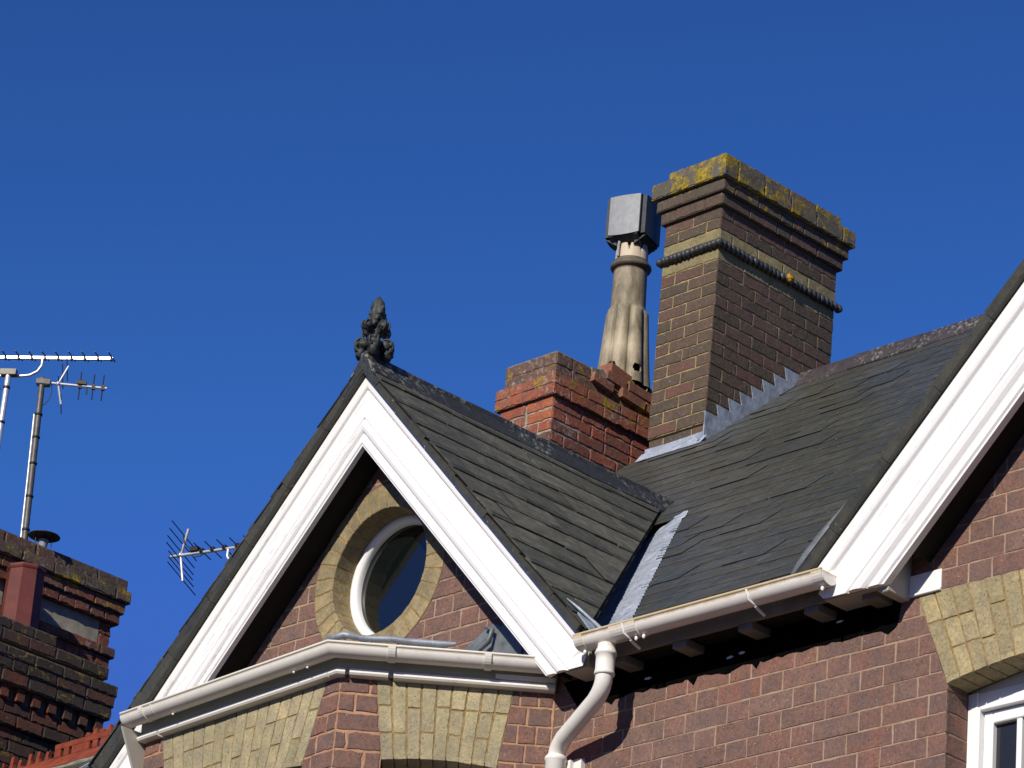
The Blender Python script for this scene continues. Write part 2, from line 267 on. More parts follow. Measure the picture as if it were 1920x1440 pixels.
# ---------------------------------------------------------------- mesh helpers
class Fr:
    """local frame: point(u, v, n) = O + u U + v V + n W"""
    def __init__(s, O, U, V, W=None):
        s.O = Vector(O); s.U = Vector(U).normalized(); s.V = Vector(V).normalized()
        s.W = Vector(W).normalized() if W else s.U.cross(s.V).normalized()
    def __call__(s, u, v, n=0.0): return s.O + s.U * u + s.V * v + s.W * n
WORLD = Fr((0, 0, 0), (1, 0, 0), (0, 1, 0), (0, 0, 1))
class MB:
    def __init__(s): s.v = []; s.f = []; s.m = []; s.t = []; s.s = []
    def add(s, verts, faces, mat=0, tone=(0.5, 0, 0), smooth=False):
        o = len(s.v); s.v += [tuple(p) for p in verts]
        for f in faces:
            s.f.append(tuple(o + i for i in f)); s.m.append(mat); s.t.append(tone); s.s.append(smooth)
    def build(s, name, mats, parent=None, props=None):
        me = bpy.data.meshes.new(name); me.from_pydata(s.v, [], s.f)
        if not isinstance(mats, (list, tuple)): mats = [mats]
        for mm in mats: me.materials.append(M[mm] if isinstance(mm, str) else mm)
        me.polygons.foreach_set('material_index', s.m); me.polygons.foreach_set('use_smooth', s.s)
        at = me.attributes.new('tone', 'FLOAT_COLOR', 'CORNER')
        buf = []
        for f, t in zip(s.f, s.t): buf += [t[0], t[1], t[2], 1.0] * len(f)
        at.data.foreach_set('color', buf)
        me.update(); o = bpy.data.objects.new(name, me); col.objects.link(o)
        if parent: o.parent = parent
        if props:
            for k, vv in props.items(): o[k] = vv
        return o
    # --- primitives
    def box(s, F, u0, u1, v0, v1, n0, n1, mat=0, tone=(0.5, 0, 0), bev=0.0, jit=0.0):
        if bev <= 0:
            P = [F(u, v, n) for n in (n0, n1) for v in (v0, v1) for u in (u0, u1)]
            if jit: P = [p + Vector((R.uniform(-jit, jit), R.uniform(-jit, jit), R.uniform(-jit, jit))) for p in P]
            s.add(P, [(0, 2, 3, 1), (4, 5, 7, 6), (0, 1, 5, 4), (2, 6, 7, 3), (0, 4, 6, 2), (1, 3, 7, 5)], mat, tone); return
        b = bev
        lay = []
        for n, i in ((n0, b), (n0 + b, 0), (n1 - b, 0), (n1, b)):
            ring = []
            for (a, c, sa, sc) in ((u0, v0, 1, 1), (u1, v0, -1, 1), (u1, v1, -1, -1), (u0, v1, 1, -1)):
                ring.append(F(a + sa * max(i, 0) + (0 if i else 0), c + sc * i, n))
            lay.append(ring)
        P = [p for r in lay for p in r]; fs = [(3, 2, 1, 0), (12, 13, 14, 15)]
        for k in range(3):
            for j in range(4):
                a = k * 4 + j; c = k * 4 + (j + 1) % 4; fs.append((a, c, c + 4, a + 4))
        s.add(P, fs, mat, tone)
    def quad(s, a, b, c, d, mat=0, tone=(0.5, 0, 0)): s.add([a, b, c, d], [(0, 1, 2, 3)], mat, tone)
    def prism(s, F, poly, n0, n1, mat=0, tone=(0.5, 0, 0), smooth=False):
        k = len(poly); P = [F(u, v, n1) for u, v in poly] + [F(u, v, n0) for u, v in poly]
        s.add(P, [tuple(range(k))], mat, tone); s.add(P, [tuple(range(2 * k - 1, k - 1, -1))], mat, tone)
        s.add(P, [(i, i + k, (i + 1) % k + k, (i + 1) % k) for i in range(k)], mat, tone, smooth)
    def tube(s, path, r, seg=12, mat=0, tone=(0.5, 0, 0), caps=True, smooth=True):
        path = [Vector(p) for p in path]; k = len(path)
        rs = r if isinstance(r, (list, tuple)) else [r] * k
        up = None; rings = []
        for i, p in enumerate(path):
            d = (path[min(i + 1, k - 1)] - path[max(i - 1, 0)]).normalized()
            if up is None:
                up = Vector((0, 0, 1)) if abs(d.z) < 0.9 else Vector((1, 0, 0))
            x = d.cross(up).normalized(); up = x.cross(d).normalized()
            rings.append([p + (x * cos(2 * pi * j / seg) + up * sin(2 * pi * j / seg)) * rs[i] for j in range(seg)])
        P = [q for g in rings for q in g]
        fs = [(i * seg + j, i * seg + (j + 1) % seg, (i + 1) * seg + (j + 1) % seg, (i + 1) * seg + j) for i in range(k - 1) for j in range(seg)]
        s.add(P, fs, mat, tone, smooth)
        if caps: s.add(P, [tuple(range(seg - 1, -1, -1)), tuple((k - 1) * seg + j for j in range(seg))], mat, tone)
    def lathe(s, C, prof, seg=32, mat=0, mod=None, tonef=None, smooth=True, axis=None, skip=None):
        """prof: (r, z) list, C: base point"""
        C = Vector(C); F = axis or Fr(C, (1, 0, 0), (0, 1, 0), (0, 0, 1)); k = len(prof)
        P = []
        for (r, z) in prof:
            for j in range(seg):
                a = 2 * pi * j / seg; rr = r * (mod(a, z) if mod else 1)
                P.append(F(rr * cos(a), rr * sin(a), z))
        o = len(s.v); s.v += [tuple(p) for p in P]
        for i in range(k - 1):
            for j in range(seg):
                a = 2 * pi * (j + .5) / seg; z = (prof[i][1] + prof[i + 1][1]) / 2
                if skip and skip(a, z): continue
                s.f.append((o + i * seg + j, o + i * seg + (j + 1) % seg, o + (i + 1) * seg + (j + 1) % seg, o + (i + 1) * seg + j))
                s.m.append(mat); s.t.append(tonef(a, z) if tonef else (0.5, 0, 0)); s.s.append(smooth)
    def ball(s, C, r, mat=0, sub=3, disp=0.0, fr=20, sc=(1, 1, 1), tone=(0.5, 0, 0)):
        bm = bmesh.new(); bmesh.ops.create_icosphere(bm, subdivisions=sub, radius=1)
        P = []
        for v in bm.verts:
            p = v.co.copy(); k = 1 + disp * noise.noise(p * fr / 10 + Vector(C) * 7)
            P.append(Vector(C) + Vector((p.x * r * sc[0], p.y * r * sc[1], p.z * r * sc[2])) * k)
        s.add(P, [tuple(v.index for v in f.verts) for f in bm.faces], mat, tone, True); bm.free()

def tag(o, label=None, cat=None, group=None, kind=None):
    if label: o['label'] = label
    if cat: o['category'] = cat
    if group: o['group'] = group
    if kind: o['kind'] = kind
    return o
def thing(name, loc, label, cat, group=None):
    o = bpy.data.objects.new(name, None); col.objects.link(o); o.location = loc; o.empty_display_size = 0.1
    return tag(o, label, cat, group)
def adopt(parent, *obs):
    """keep world geometry while the empty stands at the thing's base"""
    for o in obs:
        o.parent = parent; o.matrix_parent_inverse = Matrix.Translation(-Vector(parent.location))

# --- 2-D clipping
def clip_half(poly, a, b, c):            # keep a*u + b*v <= c
    outp = []
    k = len(poly)
    for i in range(k):
        p, q = poly[i], poly[(i + 1) % k]
        dp, dq = a * p[0] + b * p[1] - c, a * q[0] + b * q[1] - c
        if dp <= 0: outp.append(p)
        if (dp < 0 < dq) or (dq < 0 < dp):
            t = dp / (dp - dq); outp.append((p[0] + (q[0] - p[0]) * t, p[1] + (q[1] - p[1]) * t))
    return outp if len(outp) >= 3 else None
def area(p): return abs(sum(p[i][0] * p[(i + 1) % len(p)][1] - p[(i + 1) % len(p)][0] * p[i][1] for i in range(len(p)))) / 2
def line_clip(p, q, keep):               # half plane bounded by line p-q that keeps point 'keep'
    a, b = q[1] - p[1], p[0] - q[0]; c = a * p[0] + b * p[1]
    if a * keep[0] + b * keep[1] > c: a, b, c = -a, -b, -c
    return lambda poly: clip_half(poly, a, b, c)
def disk_clip(cu, cv, r):
    def f(poly):
        pts = []
        for i in range(len(poly)):
            p, q = poly[i], poly[(i + 1) % len(poly)]; k = max(1, int(math.hypot(q[0] - p[0], q[1] - p[1]) / 0.006))
            for j in range(k): pts.append((p[0] + (q[0] - p[0]) * j / k, p[1] + (q[1] - p[1]) * j / k))
        ins = [math.hypot(x - cu, y - cv) < r for x, y in pts]
        if not any(ins): return poly
        if all(ins): return None
        k = len(pts); st = next(i for i in range(k) if ins[i - 1] and not ins[i])
        run = []
        i = st
        while not ins[i % k] and i < st + k: run.append(pts[i % k]); i += 1
        a0 = math.atan2(run[-1][1] - cv, run[-1][0] - cu); a1 = math.atan2(run[0][1] - cv, run[0][0] - cu)
        d = (a1 - a0 + pi) % (2 * pi) - pi; m = max(2, int(abs(d) * r / 0.01))
        arc = [(cu + r * cos(a0 + d * j / m), cv + r * sin(a0 + d * j / m)) for j in range(1, m)]
        return run + arc
    return f

def brick(mb, F, poly, face=0.004, back=-0.012, tone=None, mat=0, jit=0.0010, rnd=0.003):
    if area(poly) < 0.0004: return
    pts = []
    k0 = len(poly)
    for i in range(k0):
        p, q = poly[i], poly[(i + 1) % k0]; L = math.hypot(q[0] - p[0], q[1] - p[1]); k = max(1, int(L / 0.022))
        for j in range(k): pts.append((p[0] + (q[0] - p[0]) * j / k, p[1] + (q[1] - p[1]) * j / k))
    cu = sum(p[0] for p in pts) / len(pts); cv = sum(p[1] for p in pts) / len(pts)
    pts = [(p[0] + R.gauss(0, jit), p[1] + R.gauss(0, jit)) for p in pts]
    k = len(pts); fo = max(face * .7, face + R.gauss(0, 0.0006)); tl = face * 1.6; tx, ty = max(-tl, min(tl, R.gauss(0, .005))), max(-tl * 2, min(tl * 2, R.gauss(0, .006)))
    inner = []
    for (x, y) in pts:
        dx, dy = cu - x, cv - y; d = math.hypot(dx, dy) or 1; w = rnd * R.uniform(.6, 1.5)
        inner.append((x + dx / d * w * 1.3, y + dy / d * w))
    z = lambda x, y: fo + (x - cu) * tx + (y - cv) * ty
    P = [F(x, y, z(x, y)) for x, y in inner] + [F(x, y, z(x, y) - rnd * .8) for x, y in pts] + [F(x, y, back) for x, y in pts]
    if tone is None: tone = (R.random(), R.random(), 0)
    if k0 <= 6:
        mb.add([F(cu, cv, z(cu, cv))] + P[:k], [(0, i + 1, (i + 1) % k + 1) for i in range(k)], mat, tone)
    else: mb.add(P, [tuple(range(k))], mat, tone)
    mb.add(P, [(i, i + k, (i + 1) % k + k, (i + 1) % k) for i in range(k)] + [(i + k, i + 2 * k, (i + 1) % k + 2 * k, (i + 1) % k + k) for i in range(k)], mat, tone)

def courses(mb, F, u0, u1, v0, nrow, ch, L, joint, bond='flemish', ph=0.0, clips=(), face=0.004, mat=0, tones=None, lichen=0.0, jit=0.001, seq=None, back=-0.012):
    for i in range(nrow):
        va, vb = v0 + i * ch + joint / 2, v0 + (i + 1) * ch - joint / 2
        if seq: ln = seq[i % len(seq)]; u = u0; kk = 0; items = []
        if seq:
            for l in ln: items.append((u, u + l)); u += l
        else:
            if bond == 'flemish': per = [L, L / 2]; off = (0.75 * L if i % 2 else 0.0)
            elif bond == 'header': per = [L / 2]; off = (L / 4 if i % 2 else 0)
            else: per = [L]; off = (L / 2 if i % 2 else 0)
            tot = sum(per); u = u0 - tot * 2 - off + ph % tot; items = []
            u += tot * math.floor((u0 - u) / tot); kk = 0
            while u < u1:
                l = per[kk % len(per)]; items.append((u, u + l)); u += l; kk += 1
        for (a, b) in items:
            a2, b2 = max(a + joint / 2, u0), min(b - joint / 2, u1)
            if b2 - a2 < 0.018: continue
            dv = R.gauss(0, .0006)
            p = [(a2, va + dv), (b2, va + dv), (b2, vb + dv), (a2, vb + dv)]
            for c in clips:
                p = c(p)
                if p is None: break
            if p is None: continue
            tn = (tones() if tones else R.random(), R.random(), lichen * R.uniform(.6, 1))
            brick(mb, F, p, face, back, tn, mat, jit)

def voussoirs(mb, F, TL, TR, BL, BR, zt, zb, rise, n, joint=0.006, face=0.008, back=-0.02, mat=0, toprise=0.0):
    def P(s, w):   # s across, w 0 bottom..1 top
        x = BL + (BR - BL) * s; z = zb + rise * (1 - (2 * s - 1) ** 2); X = TL + (TR - TL) * s; Z = zt + toprise * (1 - (2 * s - 1) ** 2)
        return (x + (X - x) * w, z + (Z - z) * w)
    for i in range(n):
        wd = (TR - TL) / n; e = joint * .7 / wd / n
        s0, s1 = i / n + e, (i + 1) / n - e
        cuts = [0, 1 / 3 + R.uniform(-.02, .02), 1] if i % 2 else [0, 2 / 3 + R.uniform(-.02, .02), 1]
        if R.random() < 0.35: cuts = sorted([0, 1 / 3, 2 / 3, 1])
        g = joint * .7 / (zt - zb)
        for a, b in zip(cuts[:-1], cuts[1:]):
            a2, b2 = a + (g if a > 0 else 0), b - (g if b < 1 else 0)
            brick(mb, F, [P(s0, a2), P(s1, a2), P(s1, b2), P(s0, b2)], face * .6, back, (R.random(), R.random(), 0), mat, 0.0007, .002)
    # soffit bricks
    return P

def slates(mb, F, u0, u1, rows, expo, wid, clips=(), lift=0.0025, thick=0.0038, v0=0.0, jit=0.004, sag=None, wave=None, gap=0.0025):
    for k in range(rows):
        va = v0 + k * expo; vb = va + expo * 1.25
        u = u0 - (wid / 2 if k % 2 else 0) - R.uniform(0, .02)
        while u < u1:
            w = wid * R.uniform(.96, 1.04)
            dv = R.gauss(0, jit * 0.6); rot = R.gauss(0, jit * 1.2)
            p = [(max(u + gap / 2, u0), va + dv), (min(u + w - gap / 2, u1), va + dv + rot * w), (min(u + w - gap / 2, u1), vb), (max(u + gap / 2, u0), vb)]
            u += w
            if p[1][0] - p[0][0] < .01: continue
            for c in clips:
                p = c(p)
                if p is None: break
            if p is None or area(p) < .0006: continue
            ex = R.gauss(0, jit * .16); tw = R.gauss(0, jit * .8)
            um = sum(q[0] for q in p) / len(p)
            def top(x, y):
                h = lift * (1 - (y - va) / expo) + thick + ex + tw * (x - um)
                if wave: h += wave(x, y)
                return h
            slip = R.random() < .13
            if slip: ex += .0028
            n = len(p); t = R.random(); ms = R.random() ** .7
            for q, mo in ((clip_half(p, 0, 1, va + expo * .24), ms), (clip_half(p, 0, -1, -(va + expo * .24)), 0)):
                if q: mb.add([F(x, y, top(x, y)) for x, y in q], [tuple(range(len(q)))], 0, (t, mo, 0))
            P = [F(x, y, top(x, y)) for x, y in p] + [F(x, y, top(x, y) - thick) for x, y in p]
            mb.add(P, [tuple(range(2 * n - 1, n - 1, -1))], 0, (t, 0, 0))
            mb.add(P, [(i, i + n, (i + 1) % n + n, (i + 1) % n) for i in range(n)], 0, (t, 0.9, 1.0 if slip else R.choice([0, 0, .6])))
#---BUILD---
def sweep(mb, pts, prof, mat=0, tone=(0.5, 0, 0), smooth=False, caps=True, closed=True):
    """pts: plan polyline (x, y) or (x, y, z); prof: (out, z) loop; outward = right of travel"""
    k = len(pts); rings = []
    P2 = [Vector((p[0], p[1])) for p in pts]; zz = [p[2] if len(p) > 2 else 0.0 for p in pts]
    for i in range(k):
        d0 = (P2[i] - P2[i - 1]).normalized() if i else None
        d1 = (P2[i + 1] - P2[i]).normalized() if i < k - 1 else None
        if d0 is None: n = Vector((d1.y, -d1.x)); s = 1
        elif d1 is None: n = Vector((d0.y, -d0.x)); s = 1
        else:
            n0 = Vector((d0.y, -d0.x)); n1 = Vector((d1.y, -d1.x)); n = (n0 + n1).normalized(); s = 1 / max(.2, n.dot(n0))
        rings.append([Vector((P2[i].x + n.x * s * o, P2[i].y + n.y * s * o, zz[i] + z)) for o, z in prof])
    m = len(prof); P = [q for r in rings for q in r]
    fs = [(i * m + j, i * m + (j + 1) % m, (i + 1) * m + (j + 1) % m, (i + 1) * m + j) for i in range(k - 1) for j in range(m if closed else m - 1)]
    mb.add(P, fs, mat, tone, smooth)
    if caps: mb.add(P, [tuple(range(m - 1, -1, -1)), tuple((k - 1) * m + j for j in range(m))], mat, tone)
def gutter_prof(off, zc, r, t=0.004, seg=14):
    o = []
    for j in range(seg + 1):
        a = pi * j / seg; o.append((off + r * cos(a), zc - r * sin(a)))
    i_ = []
    for j in range(seg, -1, -1):
        a = pi * j / seg; i_.append((off + (r - t) * cos(a), zc - (r - t) * sin(a) ))
    lip = [(off + r, zc), (off + r + .004, zc + .002), (off + r + .004, zc + .008), (off + r - t - .001, zc + .008)]
    return lip[::-1][:0] + [(off + r - t - .001, zc + .008), (off + r + .004, zc + .008), (off + r + .005, zc + .001)] + o + i_
def band_prof(off, zc, r0, r1, a0=0.0, seg=14):
    return [(off + r1 * cos(pi * j / seg), zc - r1 * sin(pi * j / seg)) for j in range(seg + 1)] + [(off + r0 * cos(pi * j / seg), zc - r0 * sin(pi * j / seg)) for j in range(seg, -1, -1)]

X, Y, Z = Vector((1, 0, 0)), Vector((0, 1, 0)), Vector((0, 0, 1))
FW = Fr((0, 10.0, 0), X, Z)                 # facade plane, u = x, v = z, n toward the street
house = thing('brick_house', (-10.0, 10.0, -1.6), 'red brick house with white gable boards, round window and slate roofs filling the right half', 'house')
H = lambda mb, name, mats, par=None: (lambda o: (adopt(house, o) if par is None else setattr(o, 'parent', par)) or o)(mb.build(name, mats))
def sub(mb, name, mats, parent):
    o = mb.build(name, mats); o.parent = parent; return o
XA, ZA, TD = -11.375, 6.83, 1.05            # dormer gable apex (outer barge edge) and slope
thd = math.atan(TD)
XB, ZB, TB = -8.71, 5.307, 0.985            # big gable: low outer point of its barge board, slope
thb = math.atan(TB)
XBA = -6.95; ZBA = ZB + TB * (XBA - XB)
def roofz(y): return 0.845 * y - 3.063
pm = math.atan(0.845)

# ================= ground
g = MB(); S = 400
g.add([(-S, -S, -1.6), (S, -S, -1.6), (S, S, -1.6), (-S, S, -1.6)], [(0, 1, 2, 3)])
tag(g.build('street', 'asphalt'), kind='structure')

# ================= main front wall
w = MB()
CH = 0.08; Z0 = 3.977
def slab(poly, n0=-0.22, n1=0.0, mat=1): w.prism(FW, poly, n0, n1, mat)
slab([(-12.80, -1.6), (-8.198, -1.6), (-8.198, 4.80), (-12.80, 4.80)])
slab([(-12.80, 4.80), (-8.20, 4.80), (-8.35, 5.178), (-12.80, 5.178)])
slab([(-8.60, 5.178), (-5.3, 5.178), (XBA, ZBA - 0.15)])
slab([(-7.02, 4.80), (-5.3, 4.80), (-5.3, 5.178), (-6.87, 5.178)])
slab([(-7.02, -1.6), (-5.3, -1.6), (-5.3, 4.80), (-7.02, 4.80)])
slab([(-8.198, -1.6), (-7.02, -1.6), (-7.02, 3.2), (-8.198, 3.2)])
skewL = line_clip((-8.349, 5.178), (-8.198, 4.80), (-9, 5))
courses(w, FW, -10.215, -8.1, Z0 - 1.6, 35, CH, 0.22, 0.0048, 'flemish', 0.229,
        clips=[skewL, lambda p: clip_half(p, 1, 0, -8.196)], face=0.002, jit=0.0006)
gl = lambda p: clip_half(p, -TB, 1, ZB - 0.10 - TB * XB)
gr = lambda p: clip_half(p, TB, 1, ZBA - .10 + TB * XBA)
courses(w, FW, -10.215, -5.3, Z0 + 15 * CH, 22, CH, 0.22, 0.0048, 'flemish', 0.229, clips=[gl, gr], face=0.002, jit=0.0006)
courses(w, FW, -7.02, -5.3, Z0 - 1.6, 35, CH, 0.22, 0.0048, 'flemish', 0.229, clips=[line_clip((-6.87, 5.178), (-7.02, 4.80), (-6, 5))], face=0.003)
# jamb reveal of the sash window
FJ = Fr((-8.198, 10.0, 0), Y, Z)
courses(w, FJ, -0.003, 0.125, Z0, 11, CH, 0.25, 0.0065, seq=[[.128]], face=0.003)
front_wall = H(w, 'front_wall', ['wall_brick', 'wall_mortar'])
# side and rear walls (plain, turned away from the street)
w = MB()
w.box(WORLD, -12.80, -12.58, 10.22, 17.0, -1.6, 5.3, 0); w.box(WORLD, -12.80, -5.3, 17.0, 17.2, -1.6, 5.3, 0)
w.prism(Fr((-12.62, 0, 0), Y, Z), [(10.22, 5.3), (17.2, 5.3), (13.7, 8.40)], -0.2, 0, 0)
w.box(WORLD, -5.52, -5.30, 10.22, 17.0, -1.6, 5.3, 0)
w.prism(Fr((-5.32, 0, 0), Y, Z), [(10.22, 5.3), (17.0, 5.3), (13.7, 8.38)], -0.2, 0, 0)
H(w, 'side_wall', ['wall_brick'])
# arch over the sash window
a = MB()
a.prism(FW, [(-8.198, 4.812), (-7.99, 4.845), (-7.80, 4.862), (-7.61, 4.87), (-7.42, 4.862), (-7.23, 4.845), (-7.02, 4.812), (-6.869, 5.176), (-8.349, 5.176)], -0.2, 0.001, 1)
PA = voussoirs(a, FW, -8.349, -6.869, -8.198, -7.02, 5.176, 4.806, 0.055, 19, 0.006, 0.007)
for i in range(19):
    p, q = PA((i + .04) / 19, 0), PA((i + .96) / 19, 0)
    d = Vector((q[0] - p[0], 0, q[1] - p[1])); Fq = Fr((p[0], 10.0, p[1]), Y, d, d.cross(Y) * (1 if d.cross(Y).z < 0 else -1))
    brick(a, Fq, [(-0.006, 0), (0.12, 0), (0.12, d.length), (-0.006, d.length)], 0.002, -0.02)
H(a, 'window_arch', ['yellow_brick', 'yellow_mortar'])
# white block under the end of the gable soffit
b = MB(); b.box(FW, -8.42, -8.237, 5.182, 5.262, 0.0, 0.010, 0, bev=0.003)
b.box(FW, -8.40, -8.237, 5.176, 5.186, 0.0, 0.016, 0, bev=0.002)
H(b, 'timber_plate', ['frame_paint'])

# ================= sash window
FS = Fr((0, 10.12, 0), X, Z)
s = MB()
s.box(FS, -8.198, -8.150, 3.3, 4.80, -0.08, 0.0, 0, bev=.004)
s.box(FS, -8.150, -7.06, 4.735, 4.80, -0.08, -0.004, 0, bev=.004)
s.box(FS, -7.07, -7.02, 3.3, 4.80, -0.08, 0.0, 0, bev=.004)
s.box(FS, -8.198, -7.02, 4.80, 4.90, -0.05, -0.02, 0)
s.box(FS, -8.146, -8.132, 3.3, 4.735, -0.03, 0.012, 0, bev=.003)
s.box(FS, -8.13, -7.07, 4.722, 4.734, -0.03, 0.012, 0, bev=.003)
swin = H(s, 'sash_window', ['frame_paint'])
s = MB()
s.box(FS, -8.130, -8.088, 3.3, 4.720, -0.05, -0.012, 0, bev=.004)
s.box(FS, -8.088, -7.12, 4.672, 4.720, -0.05, -0.012, 0, bev=.004)
for x in (-7.972, -7.60, -7.24): s.box(FS, x - .012, x + .012, 3.3, 4.672, -0.045, -0.016, 0, bev=.003)
s.box(FS, -7.12, -7.07, 3.3, 4.72, -0.05, -0.012, 0, bev=.004)
sub(s, 'sash_frame', ['frame_paint'], swin)
s = MB(); s.box(FS, -8.09, -7.10, 3.3, 4.68, -0.042, -0.036, 0); sub(s, 'window_glass', ['glass2'], swin)
s = MB()
P = []
for i in range(30):
    x = -8.05 + i * 0.012; P += [FS(x, 3.3, -0.12 + .012 * sin(i * 1.3)), FS(x, 4.66, -0.12 + .012 * sin(i * 1.3))]
s.add(P, [(2 * i, 2 * i + 2, 2 * i + 3, 2 * i + 1) for i in range(29)], 0, smooth=True)
sub(s, 'curtain', ['curtain'], swin)
s = MB(); s.box(FS, -8.3, -6.9, 3.2, 5.0, -1.5, -1.4, 0); sub(s, 'dark_room', ['black'], swin)

# ================= dormer gable wall and round window
CU, CV, RO, RI = -11.353, 5.950, 0.405, 0.293
w = MB()
outer = [(-12.62, 5.178), (-10.05, 5.178), (-10.05, ZA - .08 - TD * (-10.05 - XA)), (XA, ZA - .08), (-12.62, ZA - .08 + TD * (-12.62 - XA))]
def raydist(a):
    best = 9
    for i in range(len(outer)):
        p, q = outer[i], outer[(i + 1) % len(outer)]; ex, ey = q[0] - p[0], q[1] - p[1]; den = cos(a) * ey - sin(a) * ex
        if abs(den) < 1e-9: continue
        t = ((p[0] - CU) * ey - (p[1] - CV) * ex) / den; s_ = ((p[0] - CU) * sin(a) - (p[1] - CV) * cos(a)) / den
        if t > 0 and -1e-6 <= s_ <= 1 + 1e-6: best = min(best, t)
    return best
angs = sorted([2 * pi * i / 72 for i in range(72)] + [math.atan2(p[1] - CV, p[0] - CU) % (2 * pi) for p in outer])
P = []
for an in angs:
    rd = raydist(an); P += [FW(CU + .31 * cos(an), CV + .31 * sin(an)), FW(CU + rd * cos(an), CV + rd * sin(an))]
k = len(angs); w.add(P, [(2 * i, 2 * i + 1, (2 * i + 3) % (2 * k), (2 * i + 2) % (2 * k)) for i in range(k)], 1)
courses(w, FW, -12.62, -10.02, Z0 + 15 * CH, 21, CH, 0.22, 0.008, 'flemish', 0.10,
        clips=[disk_clip(CU, CV, .36), lambda p: clip_half(p, TD, 1, ZA - .09 + TD * XA), lambda p: clip_half(p, -TD, 1, ZA - .09 - TD * XA)], face=0.003, jit=0.0009)
H(w, 'gable_wall', ['wall_brick', 'wall_mortar'])
r = MB()
NV = 33
for i in range(NV):
    a0 = 2 * pi * i / NV; a1 = 2 * pi * (i + 1) / NV; g_ = .0045
    po = []
    for aa in (a0 + g_ / RO, (a0 + a1) / 2, a1 - g_ / RO): po.append((CU + RO * cos(aa), CV + RO * sin(aa)))
    for aa in (a1 - g_ / RI, (a0 + a1) / 2, a0 + g_ / RI): po.append((CU + RI * cos(aa), CV + RI * sin(aa)))
    tn = (R.random(), R.random(), 0)
    brick(r, FW, po, 0.007, -0.01, tn, 0, 0.0008, .002)
    # reveal face of the same brick
    am = (a0 + a1) / 2; nv = Vector((-cos(am), 0, -sin(am))); td = Vector((-sin(am), 0, cos(am))); wd = RI * (a1 - a0) - .008
    Fq = Fr(Vector((CU, 10.0, CV)) - nv * RI - td * wd / 2, Y, td, nv)
    brick(r, Fq, [(-0.007, 0), (0.108, 0), (0.108, wd), (-0.007, wd)], 0.002, -0.02, tn, 0, 0.001)
r.lathe((CU, 0, CV), [(RO + .002, 0), (RI - .0005, 0), (RI - .0005, .14)], 96, 1, axis=Fr((CU, 9.995, CV), X, Z, Y), smooth=False)
H(r, 'round_window_surround', ['ring_brick', 'yellow_mortar'])
FR = Fr((CU, 10.10, CV), X, Z, -Y)
rw = MB()
rw.lathe((0, 0, 0), [(.292, -.05), (.292, .000), (.289, .004), (.272, .005), (.268, .000), (.262, -.003), (.258, -.010), (.256, -.022), (.256, -.05)], 96, 0, axis=FR)
rwin = H(rw, 'round_window', ['frame_paint'])
rw = MB(); rw.lathe((0, 0, 0), [(.0001, -.032), (.262, -.032)], 96, 0, axis=FR, smooth=False); sub(rw, 'window_glass', ['glass'], rwin)
rw = MB(); rw.lathe((0, 0, 0), [(.31, -.06), (.31, -.5), (.0001, -.5)], 48, 0, axis=FR, smooth=False); sub(rw, 'dark_room', ['black'], rwin)

# ================= canted bay
P2, P0, P1 = Vector((-12.16, 9.487, 0)), Vector((-10.824, 9.385, 0)), Vector((-10.212, 9.997, 0))
FF = Fr(P2, P0 - P2, Z); LF = (P0 - P2).length
FC = Fr(P0, P1 - P0, Z); LC = (P1 - P0).length
FL = Fr(P2 + Vector((-.35, .515, 0)), Vector((.35, -.515, 0)), Z); LL = Vector((.35, -.515, 0)).length
w = MB(); ZT = 5.168
def bslab(F, poly): w.prism(F, poly, -0.2, 0, 1)
bslab(FF, [(0, -1.6), (LF, -1.6), (LF, 3.2), (0, 3.2)]); bslab(FF, [(0, 3.2), (.205, 3.2), (.205, 4.83), (.12, ZT), (0, ZT)]); bslab(FF, [(1.14, 3.2), (LF, 3.2), (LF, ZT), (1.255, ZT), (1.14, 4.83)])
bslab(FC, [(0, -1.6), (LC, -1.6), (LC, 3.2), (0, 3.2)]); bslab(FC, [(0, 3.2), (.192, 3.2), (.192, 4.83), (.141, ZT), (0, ZT)]); bslab(FC, [(.656, 3.2), (LC, 3.2), (LC, ZT), (.700, ZT), (.656, 4.83)])
bslab(FL, [(0, -1.6), (LL, -1.6), (LL, ZT), (0, ZT)])
topc = lambda p: clip_half(p, 0, 1, ZT - .003)
cl = [topc, line_clip((.12, ZT), (.205, 4.83), (0, 5)), lambda p: clip_half(p, 1, 0, .205)]
courses(w, FF, -0.003, .205, 4.137, 13, CH, .22, .010, seq=[[.11, .11], [.21]], clips=cl, face=.004, jit=.0015)
cl = [topc, line_clip((1.255, ZT), (1.14, 4.83), (1.3, 5)), lambda p: clip_half(p, -1, 0, -1.14)]
for par, sq in ((0, [[.10, .104]]), (1, [[.204]])):
    pass
courses(w, FF, 1.136, LF + .003, 4.137, 13, CH, .22, .011, seq=[[.085, .119], [.14, .064], [.06, .144]], clips=cl, face=.004, jit=.0018)
cl = [topc, line_clip((.141, ZT), (.192, 4.83), (0, 5)), lambda p: clip_half(p, 1, 0, .192)]
courses(w, FC, -0.003, .192, 4.137, 13, CH, .22, .011, seq=[[.125, .07], [.050, .145], [.195], [.070, .125]], clips=cl, face=.004, jit=.0018)
cl = [topc, line_clip((.700, ZT), (.656, 4.83), (.8, 5)), lambda p: clip_half(p, -1, 0, -.656)]
courses(w, FC, .650, LC, 4.137, 13, CH, .22, .008, seq=[[.076, .075, .06], [.11, .10]], clips=cl, face=.003, jit=.001)
bay = H(w, 'bay_wall', ['wall_brick', 'bay_mortar'])
